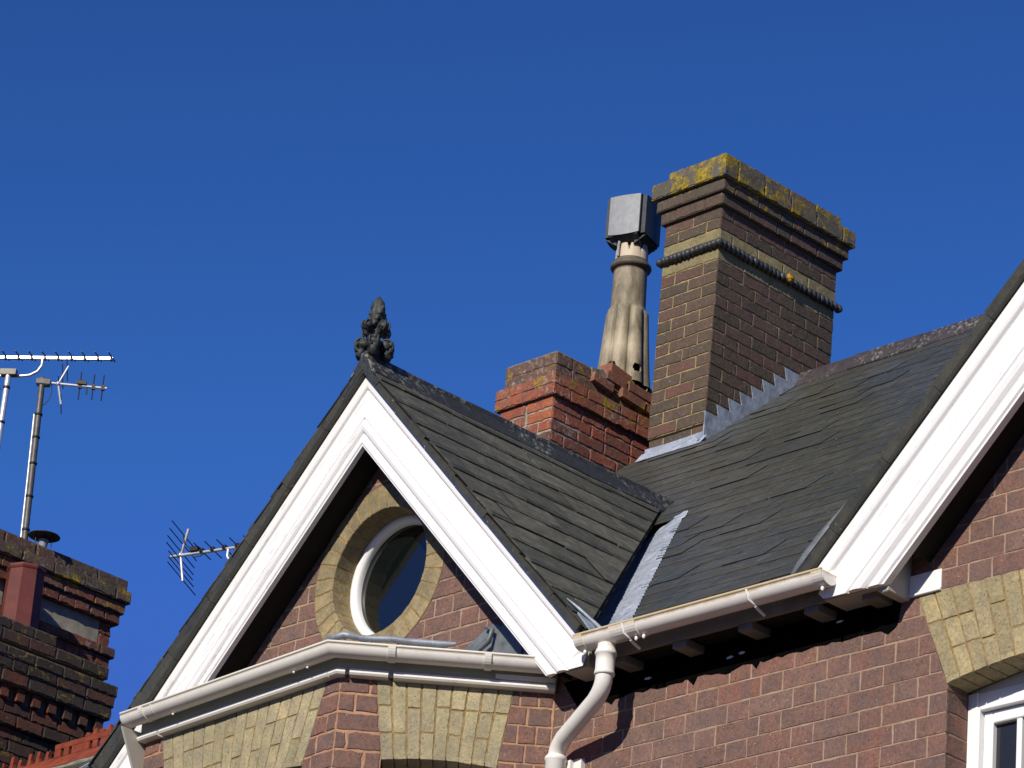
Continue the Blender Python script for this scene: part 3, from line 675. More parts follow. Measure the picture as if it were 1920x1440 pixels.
def bay_arch(F, TL, TR, BL, BR, n, rise):
    a = MB(); m = 8
    lo = [(BL + (BR - BL) * i / m, 4.832 + rise * (1 - (2 * i / m - 1) ** 2)) for i in range(m + 1)]
    a.prism(F, lo + [(TR, ZT - .002), (TL, ZT - .002)], -.2, .001, 1)
    PP = voussoirs(a, F, TL, TR, BL, BR, ZT - .002, 4.826, rise, n, .006, .007)
    for i in range(n):
        p, q = PP((i + .04) / n, 0), PP((i + .96) / n, 0); A, B = F(p[0], p[1], 0), F(q[0], q[1], 0); d = B - A; inn = -F.W
        Fq = Fr(A, inn, d, (d.cross(inn)) * (1 if d.cross(inn).z < 0 else -1))
        brick(a, Fq, [(-.006, 0), (.11, 0), (.11, d.length), (-.006, d.length)], .002, -.02)
    H(a, 'window_arch', ['grey_yellow_brick', 'yellow_mortar'])
    s = MB(); F2 = Fr(F.O - F.W * .11, F.U, F.V, F.W)
    s.box(F2, BL, BR, 4.74, 4.90, -.06, -.002, 0); s.box(F2, BL, BL + .05, 3.2, 4.74, -.06, 0, 0); s.box(F2, BR - .05, BR, 3.2, 4.74, -.06, 0, 0)
    ww = H(s, 'bay_window', ['frame_paint'])
    s = MB(); s.box(F2, BL + .05, BR - .05, 3.2, 4.74, -.05, -.04, 0); sub(s, 'window_glass', ['glass2'], ww)
bay_arch(FF, .12, 1.255, .205, 1.14, 15, .03)
bay_arch(FC, .141, .700, .192, .656, 9, .018)
# timber fascia, bead moulding and gutter round the bay
path = [P2 + Vector((-.30, .44, 0)), P2, P0, P1]
path_g = [P2 - FF.U * .03, P2, P0, P1 + FC.U * -.02]
f = MB(); sweep(f, [(p.x, p.y) for p in path], [(-.05, 5.172), (.024, 5.172), (.028, 5.30), (-.05, 5.30)])
H(f, 'bay_fascia', ['fascia_paint'])
f = MB()
bead = [(0, 5.160), (.030, 5.160), (.040, 5.163), (.046, 5.171), (.043, 5.179), (.034, 5.184), (.034, 5.190), (.026, 5.194), (0, 5.194)]
bf = [P2 + FF.U * .0, P2 + FF.U * .125]; 
cuts = [(P2 - FF.U * .01, P2 + FF.U * .13), (P2 + FF.U * .145, P2 + FF.U * 1.30)]
for A, B in cuts: sweep(f, [(A.x, A.y), (B.x, B.y)], bead)
sweep(f, [((P2 + FF.U * 1.306).x, (P2 + FF.U * 1.306).y), (P0.x, P0.y), ((P0 + FC.U * .016).x, (P0 + FC.U * .016).y)], bead)
for u0, u1 in ((.034, .190), (.212, LC - .004)):
    A, B = P0 + FC.U * u0, P0 + FC.U * u1; sweep(f, [(A.x, A.y), (B.x, B.y)], bead)
sweep(f, [((P0 + FC.U * .62).x, (P0 + FC.U * .62).y), ((P1 - FC.U * .004).x, (P1 - FC.U * .004).y)], [(.030, 5.194), (.040, 5.194), (.040, 5.214), (.030, 5.216)])
H(f, 'bead_moulding', ['bay_paint'])
def pl(v): return (v.x, v.y)
gb = MB(); GZ = 5.262; GO, GR = .082, .046
sweep(gb, [pl(P2 - FF.U * .035), pl(P0), pl(P1 - FC.U * .03)], gutter_prof(GO, GZ, GR), smooth=True)
e0 = P2 - FF.U * .035
Fe = Fr((e0.x, e0.y, GZ), FF.W, -Z, -FF.U)
gb.prism(Fe, [(GO + (GR - .001) * cos(pi * j / 14), (GR - .001) * sin(pi * j / 14)) for j in range(15)], -.003, .003)
bay_gutter = H(gb, 'bay_gutter', ['bay_paint'])
def collar(mb, A, B, r1, GO=GO, GZ=GZ, GR=GR): sweep(mb, [pl(A), pl(B)], band_prof(GO, GZ + .004, GR - .002, r1), smooth=False)
for A, B, r1 in ((P2 + FF.U * .10, P2 + FF.U * .128, GR + .006), (P2 + FF.U * .185, P2 + FF.U * .190, GR + .004), (P0 + FC.U * .185, P0 + FC.U * .215, GR + .008), (P0 + FC.U * .572, P0 + FC.U * .600, GR + .009)):
    c = MB(); collar(c, A, B, r1); sub(c, 'gutter_joint', ['bay_paint'], bay_gutter)
for F_, u in ((FF, .30), (FF, 1.13), (FF, 1.22)):
    c = MB(); q = F_(u, 5.205, .085); c.ball(q, .006, sub=1); sub(c, 'gutter_bolt', ['frame_paint'], bay_gutter)
# bay roof of lead with its rolled edge and the wall flashing
l = MB()
RP = lambda a_, b_, z: Vector((a_, b_, z))
e1, e2, e3 = P2 + FF.W * .02, P0 + (FF.W + FC.W).normalized() * .03, P1 + FC.W * .02
l.add([(e1.x - .3, 10, 5.38), (e1.x, e1.y, 5.30), (e2.x, e2.y, 5.30), (e3.x, e3.y, 5.30), (e3.x - .1, 10, 5.33)], [(0, 1, 2, 3, 4)], 0)
bay_roof = H(l, 'bay_roof', ['lead_dark'])
l = MB()
rr = [P0 - FF.U * .10 + FF.W * .055 + Z * 5.298, P0 - FF.U * .03 + FF.W * .06 + Z * 5.315, P0 + FC.U * .0 + FC.W * .058 + Z * 5.322, P0 + FC.U * .03 + FC.W * .055 + Z * 5.320]
pts = rr + [P0 + FC.U * (.06 + .065 * i) + FC.W * (.052 + R.uniform(-.004, .004)) + Z * (5.319 + R.uniform(-.0025, .0025)) for i in range(7)]
l.tube(pts, [.004, .014, .016] + [.0135 + R.uniform(-.001, .0015) for _ in range(7)] + [.009], 10)
l.ball(P0 + FC.U * .0 + FC.W * .045 + Z * 5.325, .016, sub=2, disp=.6)
l.tube([P0 + FC.U * .02 + FC.W * .03 + Z * 5.34, P0 + FC.U * .07 + FC.W * .035 + Z * 5.318, P0 + FC.U * .11 + FC.W * .05 + Z * 5.308], [.008, .012, .010], 8)
sub(l, 'lead_roll', ['lead'], bay_roof)
l = MB()
def sheet(mb, F, poly, n0, n1, mat=0, ripple=.0): mb.prism(F, poly, n0, n1, mat)
l.prism(FW, [(-10.80, 5.38), (-10.62, 5.40), (-10.585, 5.47), (-10.56, 5.53), (-10.61, 5.545), (-10.70, 5.50), (-10.76, 5.47)], .006, .012)
l.prism(FW, [(-10.64, 5.36), (-10.42, 5.36), (-10.385, 5.555), (-10.53, 5.525), (-10.60, 5.50)], .013, .018)
l.prism(FW, [(-10.46, 5.30), (-10.05, 5.30), (-10.16, 5.46), (-10.30, 5.485), (-10.42, 5.47)], .007, .011)
l.tube([(-10.63, 9.97, 5.53), (-10.57, 9.955, 5.50), (-10.58, 9.95, 5.45), (-10.66, 9.955, 5.415), (-10.78, 9.965, 5.41)], [.006, .010, .012, .010, .006], 8)
sub(l, 'wall_flashing', ['lead_dark'], bay_roof)
# little raking board closing the left end of the bay gutter
b = MB(); FB = Fr((-12.175, 0, 0), Y, Z); b.prism(FB, [(9.36, 5.205), (9.50, 5.205), (9.58, 4.78)], -.012, 0)
H(b, 'gutter_end_board', ['soffit_paint'])
# ================= barge boards
def barge(name, prof, xa, za, th, side, xend, zend, yf, mat, label=None, depth=.03):
    """one leg of a gable board; side +1 runs down to +x, -1 to -x"""
    m = MB(); c, s_ = cos(th), sin(th); P = []; k = len(prof)
    for (s, p) in prof:
        t0 = s * math.tan(th)
        x0 = 0.0; z0 = za - t0 * s_ - s * c
        # far end: vertical cut at xend, level cut at zend
        te = (abs(xend - xa) + s * s_) / c
        tz = (za - s * c - zend) / s_
        t = min(te, tz)
        P.append(((xa, yf - p, za - t0 * s_ - s * c), (xa + side * (t * c - s * s_), yf - p, za - t * s_ - s * c)))
    A = [q[0] for q in P]; B = [q[1] for q in P]
    NS = 24; V = []
    for i in range(NS + 1):
        for j in range(k):
            a_, b_ = Vector(A[j]), Vector(B[j]); q = a_.lerp(b_, i / NS)
            V.append(q)
    fs = [(i * k + j, i * k + (j + 1) % k, (i + 1) * k + (j + 1) % k, (i + 1) * k + j) for i in range(NS) for j in range(k)]
    m.add(V, fs); m.add(B, [tuple(range(k))]); m.add(A, [tuple(range(k))])
    return m
def bprof(w_, k, extra):
    f = w_ / .235
    pr = [(0, -.03), (0, .008), (.004, .010), (.020, .010), (.036, .008), (.043, .005), (.046, .001), (.051, -.010), (.056, 0), (extra, 0), (.141, 0), (.146, -.010), (.151, .001), (.154, .007), (.168, .010), (.182, .006), (.189, -.001), (.194, -.010), (.199, 0), (.224, .001), (.229, -.005), (.235, -.006), (.235, -.03)]
    pr = [(a_ * f, b_ * (1.0 if f < 1.1 else 1.3)) for a_, b_ in pr]
    return pr
DE = math.cos(thd)
bp = bprof(.235, 1, .085)
YB = 9.84
H(barge('barge_board', bp, XA, ZA, thd, 1, -9.905, 5.172, YB, 'barge_paint'), 'barge_board', ['barge_paint'])
H(barge('barge_board', bp, XA, ZA, thd, -1, -12.86, 5.172, YB, 'barge_paint'), 'barge_board', ['barge_paint_l'])
bp2 = bprof(.312, 1, .085)
H(barge('barge_board', bp2, XBA, ZBA, thb, -1, -8.70, 5.185, YB, 'barge_paint'), 'barge_board', ['barge_paint_r'])
H(barge('barge_board', bp2, XBA, ZBA, thb, 1, -5.2, 5.185, YB, 'barge_paint'), 'barge_board', ['barge_paint_r'])
# soffits behind the boards
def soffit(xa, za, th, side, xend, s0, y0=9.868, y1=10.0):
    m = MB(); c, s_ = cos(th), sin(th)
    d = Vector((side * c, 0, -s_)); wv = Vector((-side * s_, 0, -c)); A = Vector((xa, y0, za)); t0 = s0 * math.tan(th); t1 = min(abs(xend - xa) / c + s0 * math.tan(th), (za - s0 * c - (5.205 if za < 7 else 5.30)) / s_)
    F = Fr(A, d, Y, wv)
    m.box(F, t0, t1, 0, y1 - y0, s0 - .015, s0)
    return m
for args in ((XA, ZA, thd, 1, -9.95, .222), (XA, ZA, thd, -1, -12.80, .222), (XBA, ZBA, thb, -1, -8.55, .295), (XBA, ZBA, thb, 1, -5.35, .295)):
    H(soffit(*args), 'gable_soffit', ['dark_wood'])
# boxed ends under the gables
b = MB()
b.prism(Fr((0, 9.868, 0), X, Z), [(-8.69, 5.190), (-8.43, 5.190), (-8.39, 5.22), (-8.39, 5.40), (-8.69, 5.31)], -.13, -.001)
b.box(WORLD, -8.43, -8.384, 9.87, 9.997, 5.165, 5.37, bev=.004)
H(b, 'eaves_box', ['soffit_paint'])
b = MB()
b.prism(Fr((0, 9.868, 0), X, Z), [(-9.91, 5.178), (-10.04, 5.178), (-10.16, 5.30), (-10.0, 5.36), (-9.91, 5.27)], -.13, -.001)
H(b, 'eaves_box', ['soffit_paint'])
# ================= eaves of the main roof
b = MB(); b.box(WORLD, -9.90, -8.69, 9.872, 9.890, 5.190, 5.315, bev=.002); H(b, 'eaves_fascia', ['eaves_paint'])
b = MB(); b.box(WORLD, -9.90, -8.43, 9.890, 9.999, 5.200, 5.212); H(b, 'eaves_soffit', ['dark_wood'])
for x in (-9.76, -9.44, -9.10, -8.77, -8.50):
    b = MB(); b.box(WORLD, x - .035, x + .035, 9.885 if x < -8.6 else 9.90, 9.992, 5.165, 5.199, bev=.003); H(b, 'rafter_foot', ['eaves_paint'])
# black tarred band with drips, also painting in eaves shade, ends cut like cast shadows
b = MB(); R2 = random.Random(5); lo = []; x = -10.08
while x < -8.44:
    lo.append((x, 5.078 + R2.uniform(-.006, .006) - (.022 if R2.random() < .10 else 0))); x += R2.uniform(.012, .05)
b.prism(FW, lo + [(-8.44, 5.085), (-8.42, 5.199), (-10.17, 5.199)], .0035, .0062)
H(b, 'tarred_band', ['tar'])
b = MB()
for q in ((-9.70, 5.125), (-9.27, 5.125), (-9.21, 5.13), (-8.72, 5.155)):  # pale flecks coloured in for sun coming through the gap
    k = 5; b = MB(); b.prism(FW, [(q[0] + R2.uniform(.006, .016) * cos(2 * pi * i / k) * 1.5, q[1] + R2.uniform(.003, .008) * sin(2 * pi * i / k)) for i in range(k)], .006, .0075); H(b, 'flaked_patch', ['gutter_paint'])
# main gutter
gm = MB(); MG = (9.803, 5.262, .048)
sweep(gm, [(-9.892, 9.87), (-8.615, 9.87)], gutter_prof(9.87 - MG[0], MG[1], MG[2]), smooth=True)
for x in (-9.892, -8.615):
    gm.prism(Fr((x, MG[0], MG[1]), -Y, -Z, X), [((MG[2] - .0008) * cos(pi * j / 14), (MG[2] - .0008) * sin(pi * j / 14)) for j in range(15)], -.003, .003)
mg = H(gm, 'eaves_gutter', ['gutter_paint'])
def mcollar(x0, x1, r1, mat='gutter_paint'):
    c = MB(); sweep(c, [(x0, 9.87), (x1, 9.87)], band_prof(9.87 - MG[0], MG[1] + .004, MG[2] - .002, r1)); sub(c, 'gutter_joint', [mat], mg)
mcollar(-9.892, -9.845, MG[2] + .005); mcollar(-9.70, -9.575, MG[2] + .004); mcollar(-9.572, -9.562, MG[2] + .007); mcollar(-8.665, -8.615, MG[2] + .004)
for x in (-9.625, -8.98):
    c = MB(); c.tube([(x, 9.86, 5.19), (x, 9.82, 5.203), (x + .004, 9.80, 5.208)], .006, 8); c.tube([(x - .004, 9.752, 5.262), (x, 9.762, 5.225), (x + .005, 9.80, 5.210)], .0045, 8); sub(c, 'gutter_bracket', ['frame_paint'], mg)
for x in (-9.86, -9.585, -9.545, -8.64):
    c = MB(); c.ball((x, 9.80 - .005, 5.204), .009, sub=2, sc=(.8, .8, 1.2)); sub(c, 'gutter_bolt', ['frame_paint'], mg)
# downpipe
dp = MB(); r0 = .035
path_d = [Vector((-9.752, 9.803, 5.215)), Vector((-9.752, 9.803, 5.09)), Vector((-9.755, 9.804, 5.065)), Vector((-9.765, 9.808, 5.042)), Vector((-9.785, 9.815, 5.020)), Vector((-9.815, 9.825, 5.000))]
path_d += [Vector((-10.050, 9.903, 4.916)), Vector((-10.078, 9.913, 4.898)), Vector((-10.096, 9.919, 4.876)), Vector((-10.105, 9.922, 4.85)), Vector((-10.105, 9.922, 3.2)), Vector((-10.105, 9.922, -1.5))]
dp.tube(path_d, r0, 20)
pipe = H(dp, 'downpipe', ['pipe_paint'])
c = MB(); c.lathe((-9.752, 9.803, 5.09), [(.034, -.005), (.040, -.003), (.0415, .004), (.040, .010), (.0385, .014), (.0385, .052), (.0385, .078), (.043, .081), (.044, .088), (.042, .094), (.036, .108), (.030, .125)], 28); sub(c, 'pipe_socket', ['pipe_paint'], pipe)
c = MB(); c.lathe((-10.105, 9.922, 4.775), [(.034, -.16), (.041, -.158), (.041, .055), (.0435, .058), (.045, .066), (.0435, .074), (.040, .078), (.035, .084)], 28); sub(c, 'pipe_socket', ['pipe_paint'], pipe)
c = MB(); c.box(WORLD, -10.155, -10.055, 9.955, 9.998, 4.80, 4.845, bev=.005); c.box(WORLD, -10.06, -10.015, 9.975, 9.998, 4.795, 4.85, bev=.004); sub(c, 'pipe_clip', ['pipe_paint'], pipe)

# ================= roofs
def deck(mb, F, poly, mat=1, n=0.0): mb.prism(F, poly, -.03 - n, -.001 - n, mat)
# main slope
cm, sm = cos(pm), sin(pm)
def mroof_v(y): return (y - 9.915) / cm
FM = Fr((0, 9.915, roofz(9.915) + .004), X, Vector((0, cm, sm)))
EX = .168; RL = (13.71 - 9.915) / cm
def wv_main(x, v): return .0025 * noise.noise(Vector((x * .8, v * .8, 3)))
vR = line_clip((-9.925, mroof_v(9.95)), (-11.445, mroof_v(11.79)), (-9, 3))
vL = line_clip((-12.82, mroof_v(9.95)), (-11.30, mroof_v(11.79)), (-13.5, 3))
bL = line_clip((-8.69, mroof_v(9.93)), (XB + (roofz(13.7) - ZB) / TB, mroof_v(13.7)), (-10, 3))
m = MB(); split = int(mroof_v(11.79) / EX) + 1
nrow = int(RL / EX) + 1
vLead = line_clip((-9.839, mroof_v(9.979)), (-11.016, mroof_v(11.478)), (-9, 3))
low = int(mroof_v(11.478) / EX + .35)
slates(m, FM, -12.82, -5.2, low, EX, .235, clips=[vLead, bL], wave=wv_main, jit=.0017, gap=.004)
slates(m, FM, -12.82, -5.2, split - low, EX, .235, clips=[vR, bL], v0=low * EX, wave=wv_main, jit=.0017, gap=.004)
slates(m, FM, -12.82, -11.2, split, EX, .235, clips=[vL], wave=wv_main)
slates(m, FM, -12.82, -5.2, nrow - split, EX, .235, clips=[bL], v0=split * EX, wave=wv_main, jit=.0017, gap=.004)
deck(m, FM, [(-12.80, 0), (-12.80, RL), (-5.1, RL), (-8.72, 0)], n=.075)
# rear slope
FMr = Fr((-5.1, 13.71 + RL * cm, FM(0, RL).z - RL * sm), -X, Vector((0, -cm, sm)))
m.box(FMr, 0, 7.7, 0, RL, -.03, .012, 0)
main_roof = H(m, 'main_roof', ['slate', 'deck'])
# main ridge tiles
rt = MB(); yr, zr = 13.71, FM(0, RL).z + .012
def ridge_profile(a=.105, r=.030):
    pr = []
    th1 = pm
    for sgn in (1, -1):
        pass
    L1 = (-a * cos(th1), -a * sin(th1)); pr = [L1]
    for j in range(9):
        an = pi / 2 + (pi / 2 - .75) * (1 - j / 4.0); pr.append((r * 1.6 * cos(an), r * .9 * sin(an) - .0))
    pr.append((a * cos(th1), -a * sin(th1)))
    return pr
x = -12.83; i = 0
rpm = ridge_profile(.12, .034)
while x < -5.3:
    L_ = .46; dz = R.uniform(-.003, .004); dy = R.uniform(-.003, .003); dz2 = R.uniform(-.003, .004)
    prof_o = [(p[0], p[1]) for p in rpm]; prof_i = [(p[0] * .94, p[1] - .012) for p in rpm[::-1]]
    pp = prof_o + prof_i
    P = [Vector((x, yr + p[0] + dy, zr + p[1] + dz)) for p in pp] + [Vector((min(x + L_ - .006, -5.2), yr + p[0], zr + p[1] + dz2)) for p in pp]; k = len(pp)
    rt.add(P, [(j, (j + 1) % k, (j + 1) % k + k, j + k) for j in range(k)], 0, smooth=True); rt.add(P, [tuple(range(k)), tuple(range(2 * k - 1, k - 1, -1))], 0)
    x += L_; i += 1
ridge_t = sub(rt, 'ridge_tiles', ['ridge_purple'], main_roof)
# dormer slopes
cd, sd = cos(thd), sin(thd)
HO = .030
def dz_at(x): return ZA - TD * abs(x - XA)
FDr = Fr(Vector((-9.872, 9.805, dz_at(-9.872))) + Vector((sd, 0, cd)) * HO, Y, Vector((-cd, 0, sd)))
vd = lambda x: (-9.872 - x) / cd
dl = line_clip((-0.035, 0.0), (1.962, 2.25), (0, 1.5))
m = MB(); ED = .187; ND = 12
slates(m, FDr, 0, 2.1, ND, ED, .29, clips=[dl, lambda p: clip_half(p, 0, 1, 2.165)], lift=.006, thick=.0065, jit=.006, v0=-.02, wave=lambda u, v: .004 * noise.noise(Vector((u * 2, v * 2, 9))), gap=.005)
deck(m, FDr, [(.02, .04), (1.90, 2.16), (.02, 2.16)])
FDl = Fr(Vector((-12.885, 11.80, ZA - TD * (XA + 12.885))) + Vector((-sd, 0, cd)) * HO, -Y, Vector((cd, 0, sd)))
ll = line_clip((11.80 - 9.95, .03), (0.0, (12.885 - 11.31) / cd), (1.9, 1.8))
bell = lambda u, v: -.018 + .052 * max(0, 1 - v / 2.1) ** 1.3 + .02
slates(m, FDl, 0, 2.0, ND, ED, .24, clips=[ll, lambda p: clip_half(p, 0, 1, 2.165)], lift=.009, thick=.007, jit=.004, v0=-.01, wave=bell)
deck(m, FDl, [(.0, 2.16), (1.85, .0), (1.97, 0), (1.97, 2.16)])
# undercloak band on the left verge
def verge(mb, xa, za, th, side, t0, t1, h0, h1, y0=9.803, y1=9.93, seg=.31, s_in=.002):
    c, s_ = cos(th), sin(th); d = Vector((side * c, 0, -s_)); up = Vector((side * s_, 0, c)); F = Fr(Vector((xa, y0, za)), d, up, -Y)
    t = t0
    while t < t1:
        e = min(t + seg, t1); ha, hb = h0 + (h1 - h0) * ((t - t0) / (t1 - t0)) ** 1.2, h0 + (h1 - h0) * ((e - t0) / (t1 - t0)) ** 1.2
        j = R.uniform(-.004, .004)
        mb.prism(F, [(t + .001, -s_in), (e - .001, -s_in), (e - .001, hb + j + .004), (t + .001, ha + j - .003)], -(y1 - y0), R.uniform(0, .004), 2, (R.random(), 0, 0)); t = e
verge(m, XA, ZA, thd, -1, .0, 2.19, .034, .072); verge(m, XA, ZA, thd, 1, .0, 2.10, .026, .026)
dormer_roof = H(m, 'dormer_roof', ['dormer_slate', 'deck', 'verge_slate'])
# dormer ridge: angular clay tiles with a roll
rt = MB(); y = 9.80; zt = ZA + .066
while y < 11.86:
    L_ = .455; y1 = min(y + L_ - .005, 11.87); lift_ = R.uniform(-.004, .004)
    a = .125; tk = .013
    pr = [(a * cd, -a * sd), (.026, -.006)] + [(.024 * cos(t * pi / 6), .006 + .022 * sin(t * pi / 6)) for t in range(0, 7)] + [(-.026, -.006), (-a * cd, -a * sd), (-a * cd + .004, -a * sd - tk), (0, -tk - .012), (a * cd - .004, -a * sd - tk)]
    k = len(pr); P = [Vector((XA + p[0], y, zt + p[1] + lift_)) for p in pr] + [Vector((XA + p[0], y1, zt + p[1] - lift_)) for p in pr]
    rt.add(P, [(j, j + k, (j + 1) % k + k, (j + 1) % k) for j in range(k)], 0); rt.add(P, [tuple(range(k)), tuple(range(2 * k - 1, k - 1, -1))], 0)
    y += L_
sub(rt, 'ridge_tiles', ['ridge_dark'], dormer_roof)
# big gable slopes
cb, sb = cos(thb), sin(thb)
m = MB()
FBl = Fr(Vector((-8.80, 13.75, ZB + TB * (-8.80 - XB))) + Vector((-sb, 0, cb)) * .006, -Y, Vector((cb, 0, sb)))
VB = (XBA + 8.80) / cb
lb = line_clip((13.75 - 9.93, (-8.69 + 8.80) / cb), (13.75 - 13.7, (XB + (roofz(13.7) - ZB) / TB + 8.80) / cb), (3.9, 2))
slates(m, FBl, 0, 3.948, int(VB / .13) + 1, .13, .24, clips=[lb, lambda p: clip_half(p, 0, 1, VB)], wave=lambda u, v: .025 + .01 * max(0, 1 - v))
FBr = Fr(Vector((-5.10, 9.802, ZBA - TB * (-5.10 - XBA))) + Vector((sb, 0, cb)) * .02, Y, Vector((-cb, 0, sb)))
slates(m, FBr, 0, 3.9, 16, .168, .29, clips=[lambda p: clip_half(p, 0, 1, (-5.10 - XBA) / cb)], jit=.003); m.box(FBr, 0.02, 3.9, 0.02, (-5.10 - XBA) / cb, -.05, -.002, 1)
verge(m, XBA, ZBA, thb, -1, 0, (XBA + 8.78) / cb, .036, .048, seg=.33)
verge(m, XBA, ZBA, thb, 1, 0, 2.5, .048, .058, seg=.33)
gable_roof = H(m, 'gable_roof', ['slate', 'deck', 'verge_slate'])
# lead valley of the dormer
l = MB()
ya = [(-9.905, 9.925), (-11.40, 11.74)]
n = 150; P = []; mainN = Vector((0, -sm, cm)); dr = Vector((ya[1][0] - ya[0][0], ya[1][1] - ya[0][1])).normalized(); pw = Vector((dr.y, -dr.x))
LV = math.hypot(ya[1][0] - ya[0][0], ya[1][1] - ya[0][1]) * .83; NQ = 14; edge_w = [.120 + .045 * _ / 26 for _ in range(n // 6 + 2)]
for i in range(n + 1):
    t = i / n; base = Vector((ya[0][0], ya[0][1])) + dr * (LV * t)
    wdt = edge_w[i // 6] + (.012 if t > .93 else 0)
    for j in range(NQ + 1):
        q = -.10 + (wdt + .10) * j / NQ; f_ = (q + .10) / (wdt + .10)
        hh = -.050 + .052 * min(1, max(0, f_ - .25) * 1.8) + .008 * math.exp(-((q - .045) / .010) ** 2)
        hh += .0030 * sin(2 * pi * (t * LV + abs(q - .045) * .8) / .052) + .002 * noise.noise(Vector((t * 30, q * 30, 0)))
        p = base + pw * q; P.append(Vector((p.x, p.y, roofz(p.y))) + mainN * (hh + .010))
l.add(P, [(i * (NQ + 1) + j, i * (NQ + 1) + j + 1, (i + 1) * (NQ + 1) + j + 1, (i + 1) * (NQ + 1) + j) for i in range(n) for j in range(NQ)], 0, smooth=True)
sub(l, 'lead_valley', ['lead_pale'], dormer_roof)
# lead dressing at the foot of the dormer slope
l = MB(); pp = [FDr(.16, .02, .012), FDr(.08, .10, .022), FDr(.04, .19, .024), FDr(.03, .27, .016)]
l.tube(pp, [.005, .010, .007, .002], 8); l.prism(FDr, [(.0, .0), (.05, -.01), (.06, .10), (.02, .16)], .012, .020)
sub(l, 'lead_soaker', ['lead_streaky'], dormer_roof)
# lead at the foot of the big gable's valley
l = MB()
pts = [(-8.855, 9.85, 5.265, .014), (-8.82, 9.845, 5.300, .026), (-8.775, 9.84, 5.340, .031), (-8.73, 9.84, 5.388, .030), (-8.69, 9.84, 5.435, .025), (-8.63, 9.85, 5.505, .016), (-8.54, 9.86, 5.60, .006)]
l.tube([(x, y, z) for x, y, z, h in pts], [h for _, _, _, h in pts], 10)
l.prism(Fr((0, 9.90, 0), X, Z), [(-8.87, 5.25), (-8.70, 5.28), (-8.64, 5.53), (-8.72, 5.44), (-8.80, 5.345)], -.05, .02)
sub(l, 'lead_valley', ['lead_dark'], main_roof)
# small lead piece behind the left end of the bay gutter
bayz = MB(); e = P2 - FF.U * .0
bayz.tube([e + FF.W * .02 + Z * 5.275, e + FF.U * .10 + FF.W * .02 + Z * 5.297, e + FF.U * .22 + FF.W * .02 + Z * 5.285, e + FF.U * .34 + FF.W * .02 + Z * 5.268], [.012, .026, .020, .006], 8)
sub(bayz, 'lead_roll', ['lead'], bay_roof)

# ================= finial
fc = Vector((-11.378, 9.855, 0))
fb = MB()
def FT(p): return Vector((fc.x + p[0], fc.y + p[1], p[2]))
# saddle and stem
sec = [(6.765, .150, .050, .115), (6.80, .120, .050, .085), (6.835, .060, .048, .05), (6.85, .040, .044, .012), (6.89, .037, .038, .0), (6.93, .031, .033, 0), (6.96, .029, .030, 0), (7.0, .022, .022, 0)]
P = []
for z, wx, wy, gap in sec:
    P += [FT((-wx, -wy, z)), FT((wx, -wy, z)), FT((wx, wy, z)), FT((-wx, wy, z))]
F_ = []
# saddle as two flared legs: build as closed loft above 6.865, prisms below
for i in range(3, len(sec) - 1):
    for j in range(4): F_.append((i * 4 + j, i * 4 + (j + 1) % 4, (i + 1) * 4 + (j + 1) % 4, (i + 1) * 4 + j))
fb.add(P, F_)
Ffr = Fr((fc.x, fc.y, 0), X, Z)
for sg in (1, -1):
    poly = [(sg * .0, 6.885), (sg * .034, 6.875), (sg * .050, 6.838), (sg * .078, 6.795), (sg * .118, 6.750), (sg * .100, 6.735), (sg * .0, 6.838)]
    fb.prism(Ffr, poly if sg < 0 else poly[::-1], -.075, .055)
stem = H(fb, 'finial', ['finial'])
def crocket(center, r, out):
    m = MB(); c = Vector(center); o = Vector(out).normalized(); up = Z
    m.ball(c, r, sub=3, disp=.35, fr=26, sc=(1, 1, .95))
    sp = []
    side = o.cross(up)
    for i in range(22):
        t = i / 21; an = -1.2 + t * 5.2; rr_ = r * (1.16 - .62 * t)
        sp.append(c + o * (cos(an) * rr_) + up * (sin(an) * rr_))
    m.tube([p + side * r * .55 for p in sp], [r * .17] * 22, 8); m.tube([p - side * r * .55 for p in sp], [r * .17] * 22, 8)
    m.tube([FT((0, 0, c.z - .035)), FT((o.x * .02, o.y * .02, c.z - .02)), c - up * r * .3], [.018, .016, r * .7], 8)
    return m
for k in range(4):
    a = pi / 4 + k * pi / 2; o = Vector((cos(a), sin(a), 0))
    mm = crocket(FT((o.x * .050, o.y * .050, 6.972)), .033, o); 
    for j in range(5):
        an = j * 1.3; mm.ball(FT((o.x * .055 + .02 * cos(an) * -o.y, o.y * .055 + .02 * cos(an) * o.x, 6.965 + .022 * sin(an))) + o * .018, .013, sub=2, disp=.5, fr=40)
    mm.ball(FT((o.x * .056, o.y * .056, 6.930)), .027, sub=2, disp=.5, fr=40)
    sub(mm, 'crocket', ['finial'], stem)
for k in range(4):
    a = k * pi / 2; o = Vector((cos(a), sin(a), 0))
    sub(crocket(FT((o.x * .050, o.y * .050, 7.058)), .024, o), 'crocket', ['finial'], stem)
bd = MB()
def budmod(a, z): return 1 + .16 * abs(cos(2 * a)) * (1 if z > .02 else .6) + .05 * sin((z) * 190 + 3 * cos(4 * a))
bd.lathe(FT((0, 0, 7.00)), [(.018, 0), (.020, .03), (.021, .06), (.026, .085), (.031, .11), (.032, .135), (.030, .16), (.025, .182), (.014, .200), (.004, .214), (.0005, .217)], 40, 0, budmod)
for k in range(8):
    a = k * pi / 4 + .2; bd.tube([FT((.017 * cos(a), .017 * sin(a), 6.98)), FT((.020 * cos(a), .020 * sin(a), 7.04)), FT((.028 * cos(a + .1), .028 * sin(a + .1), 7.10)), FT((.030 * cos(a + .1), .030 * sin(a + .1), 7.15))], [.005, .006, .006, .002], 6)
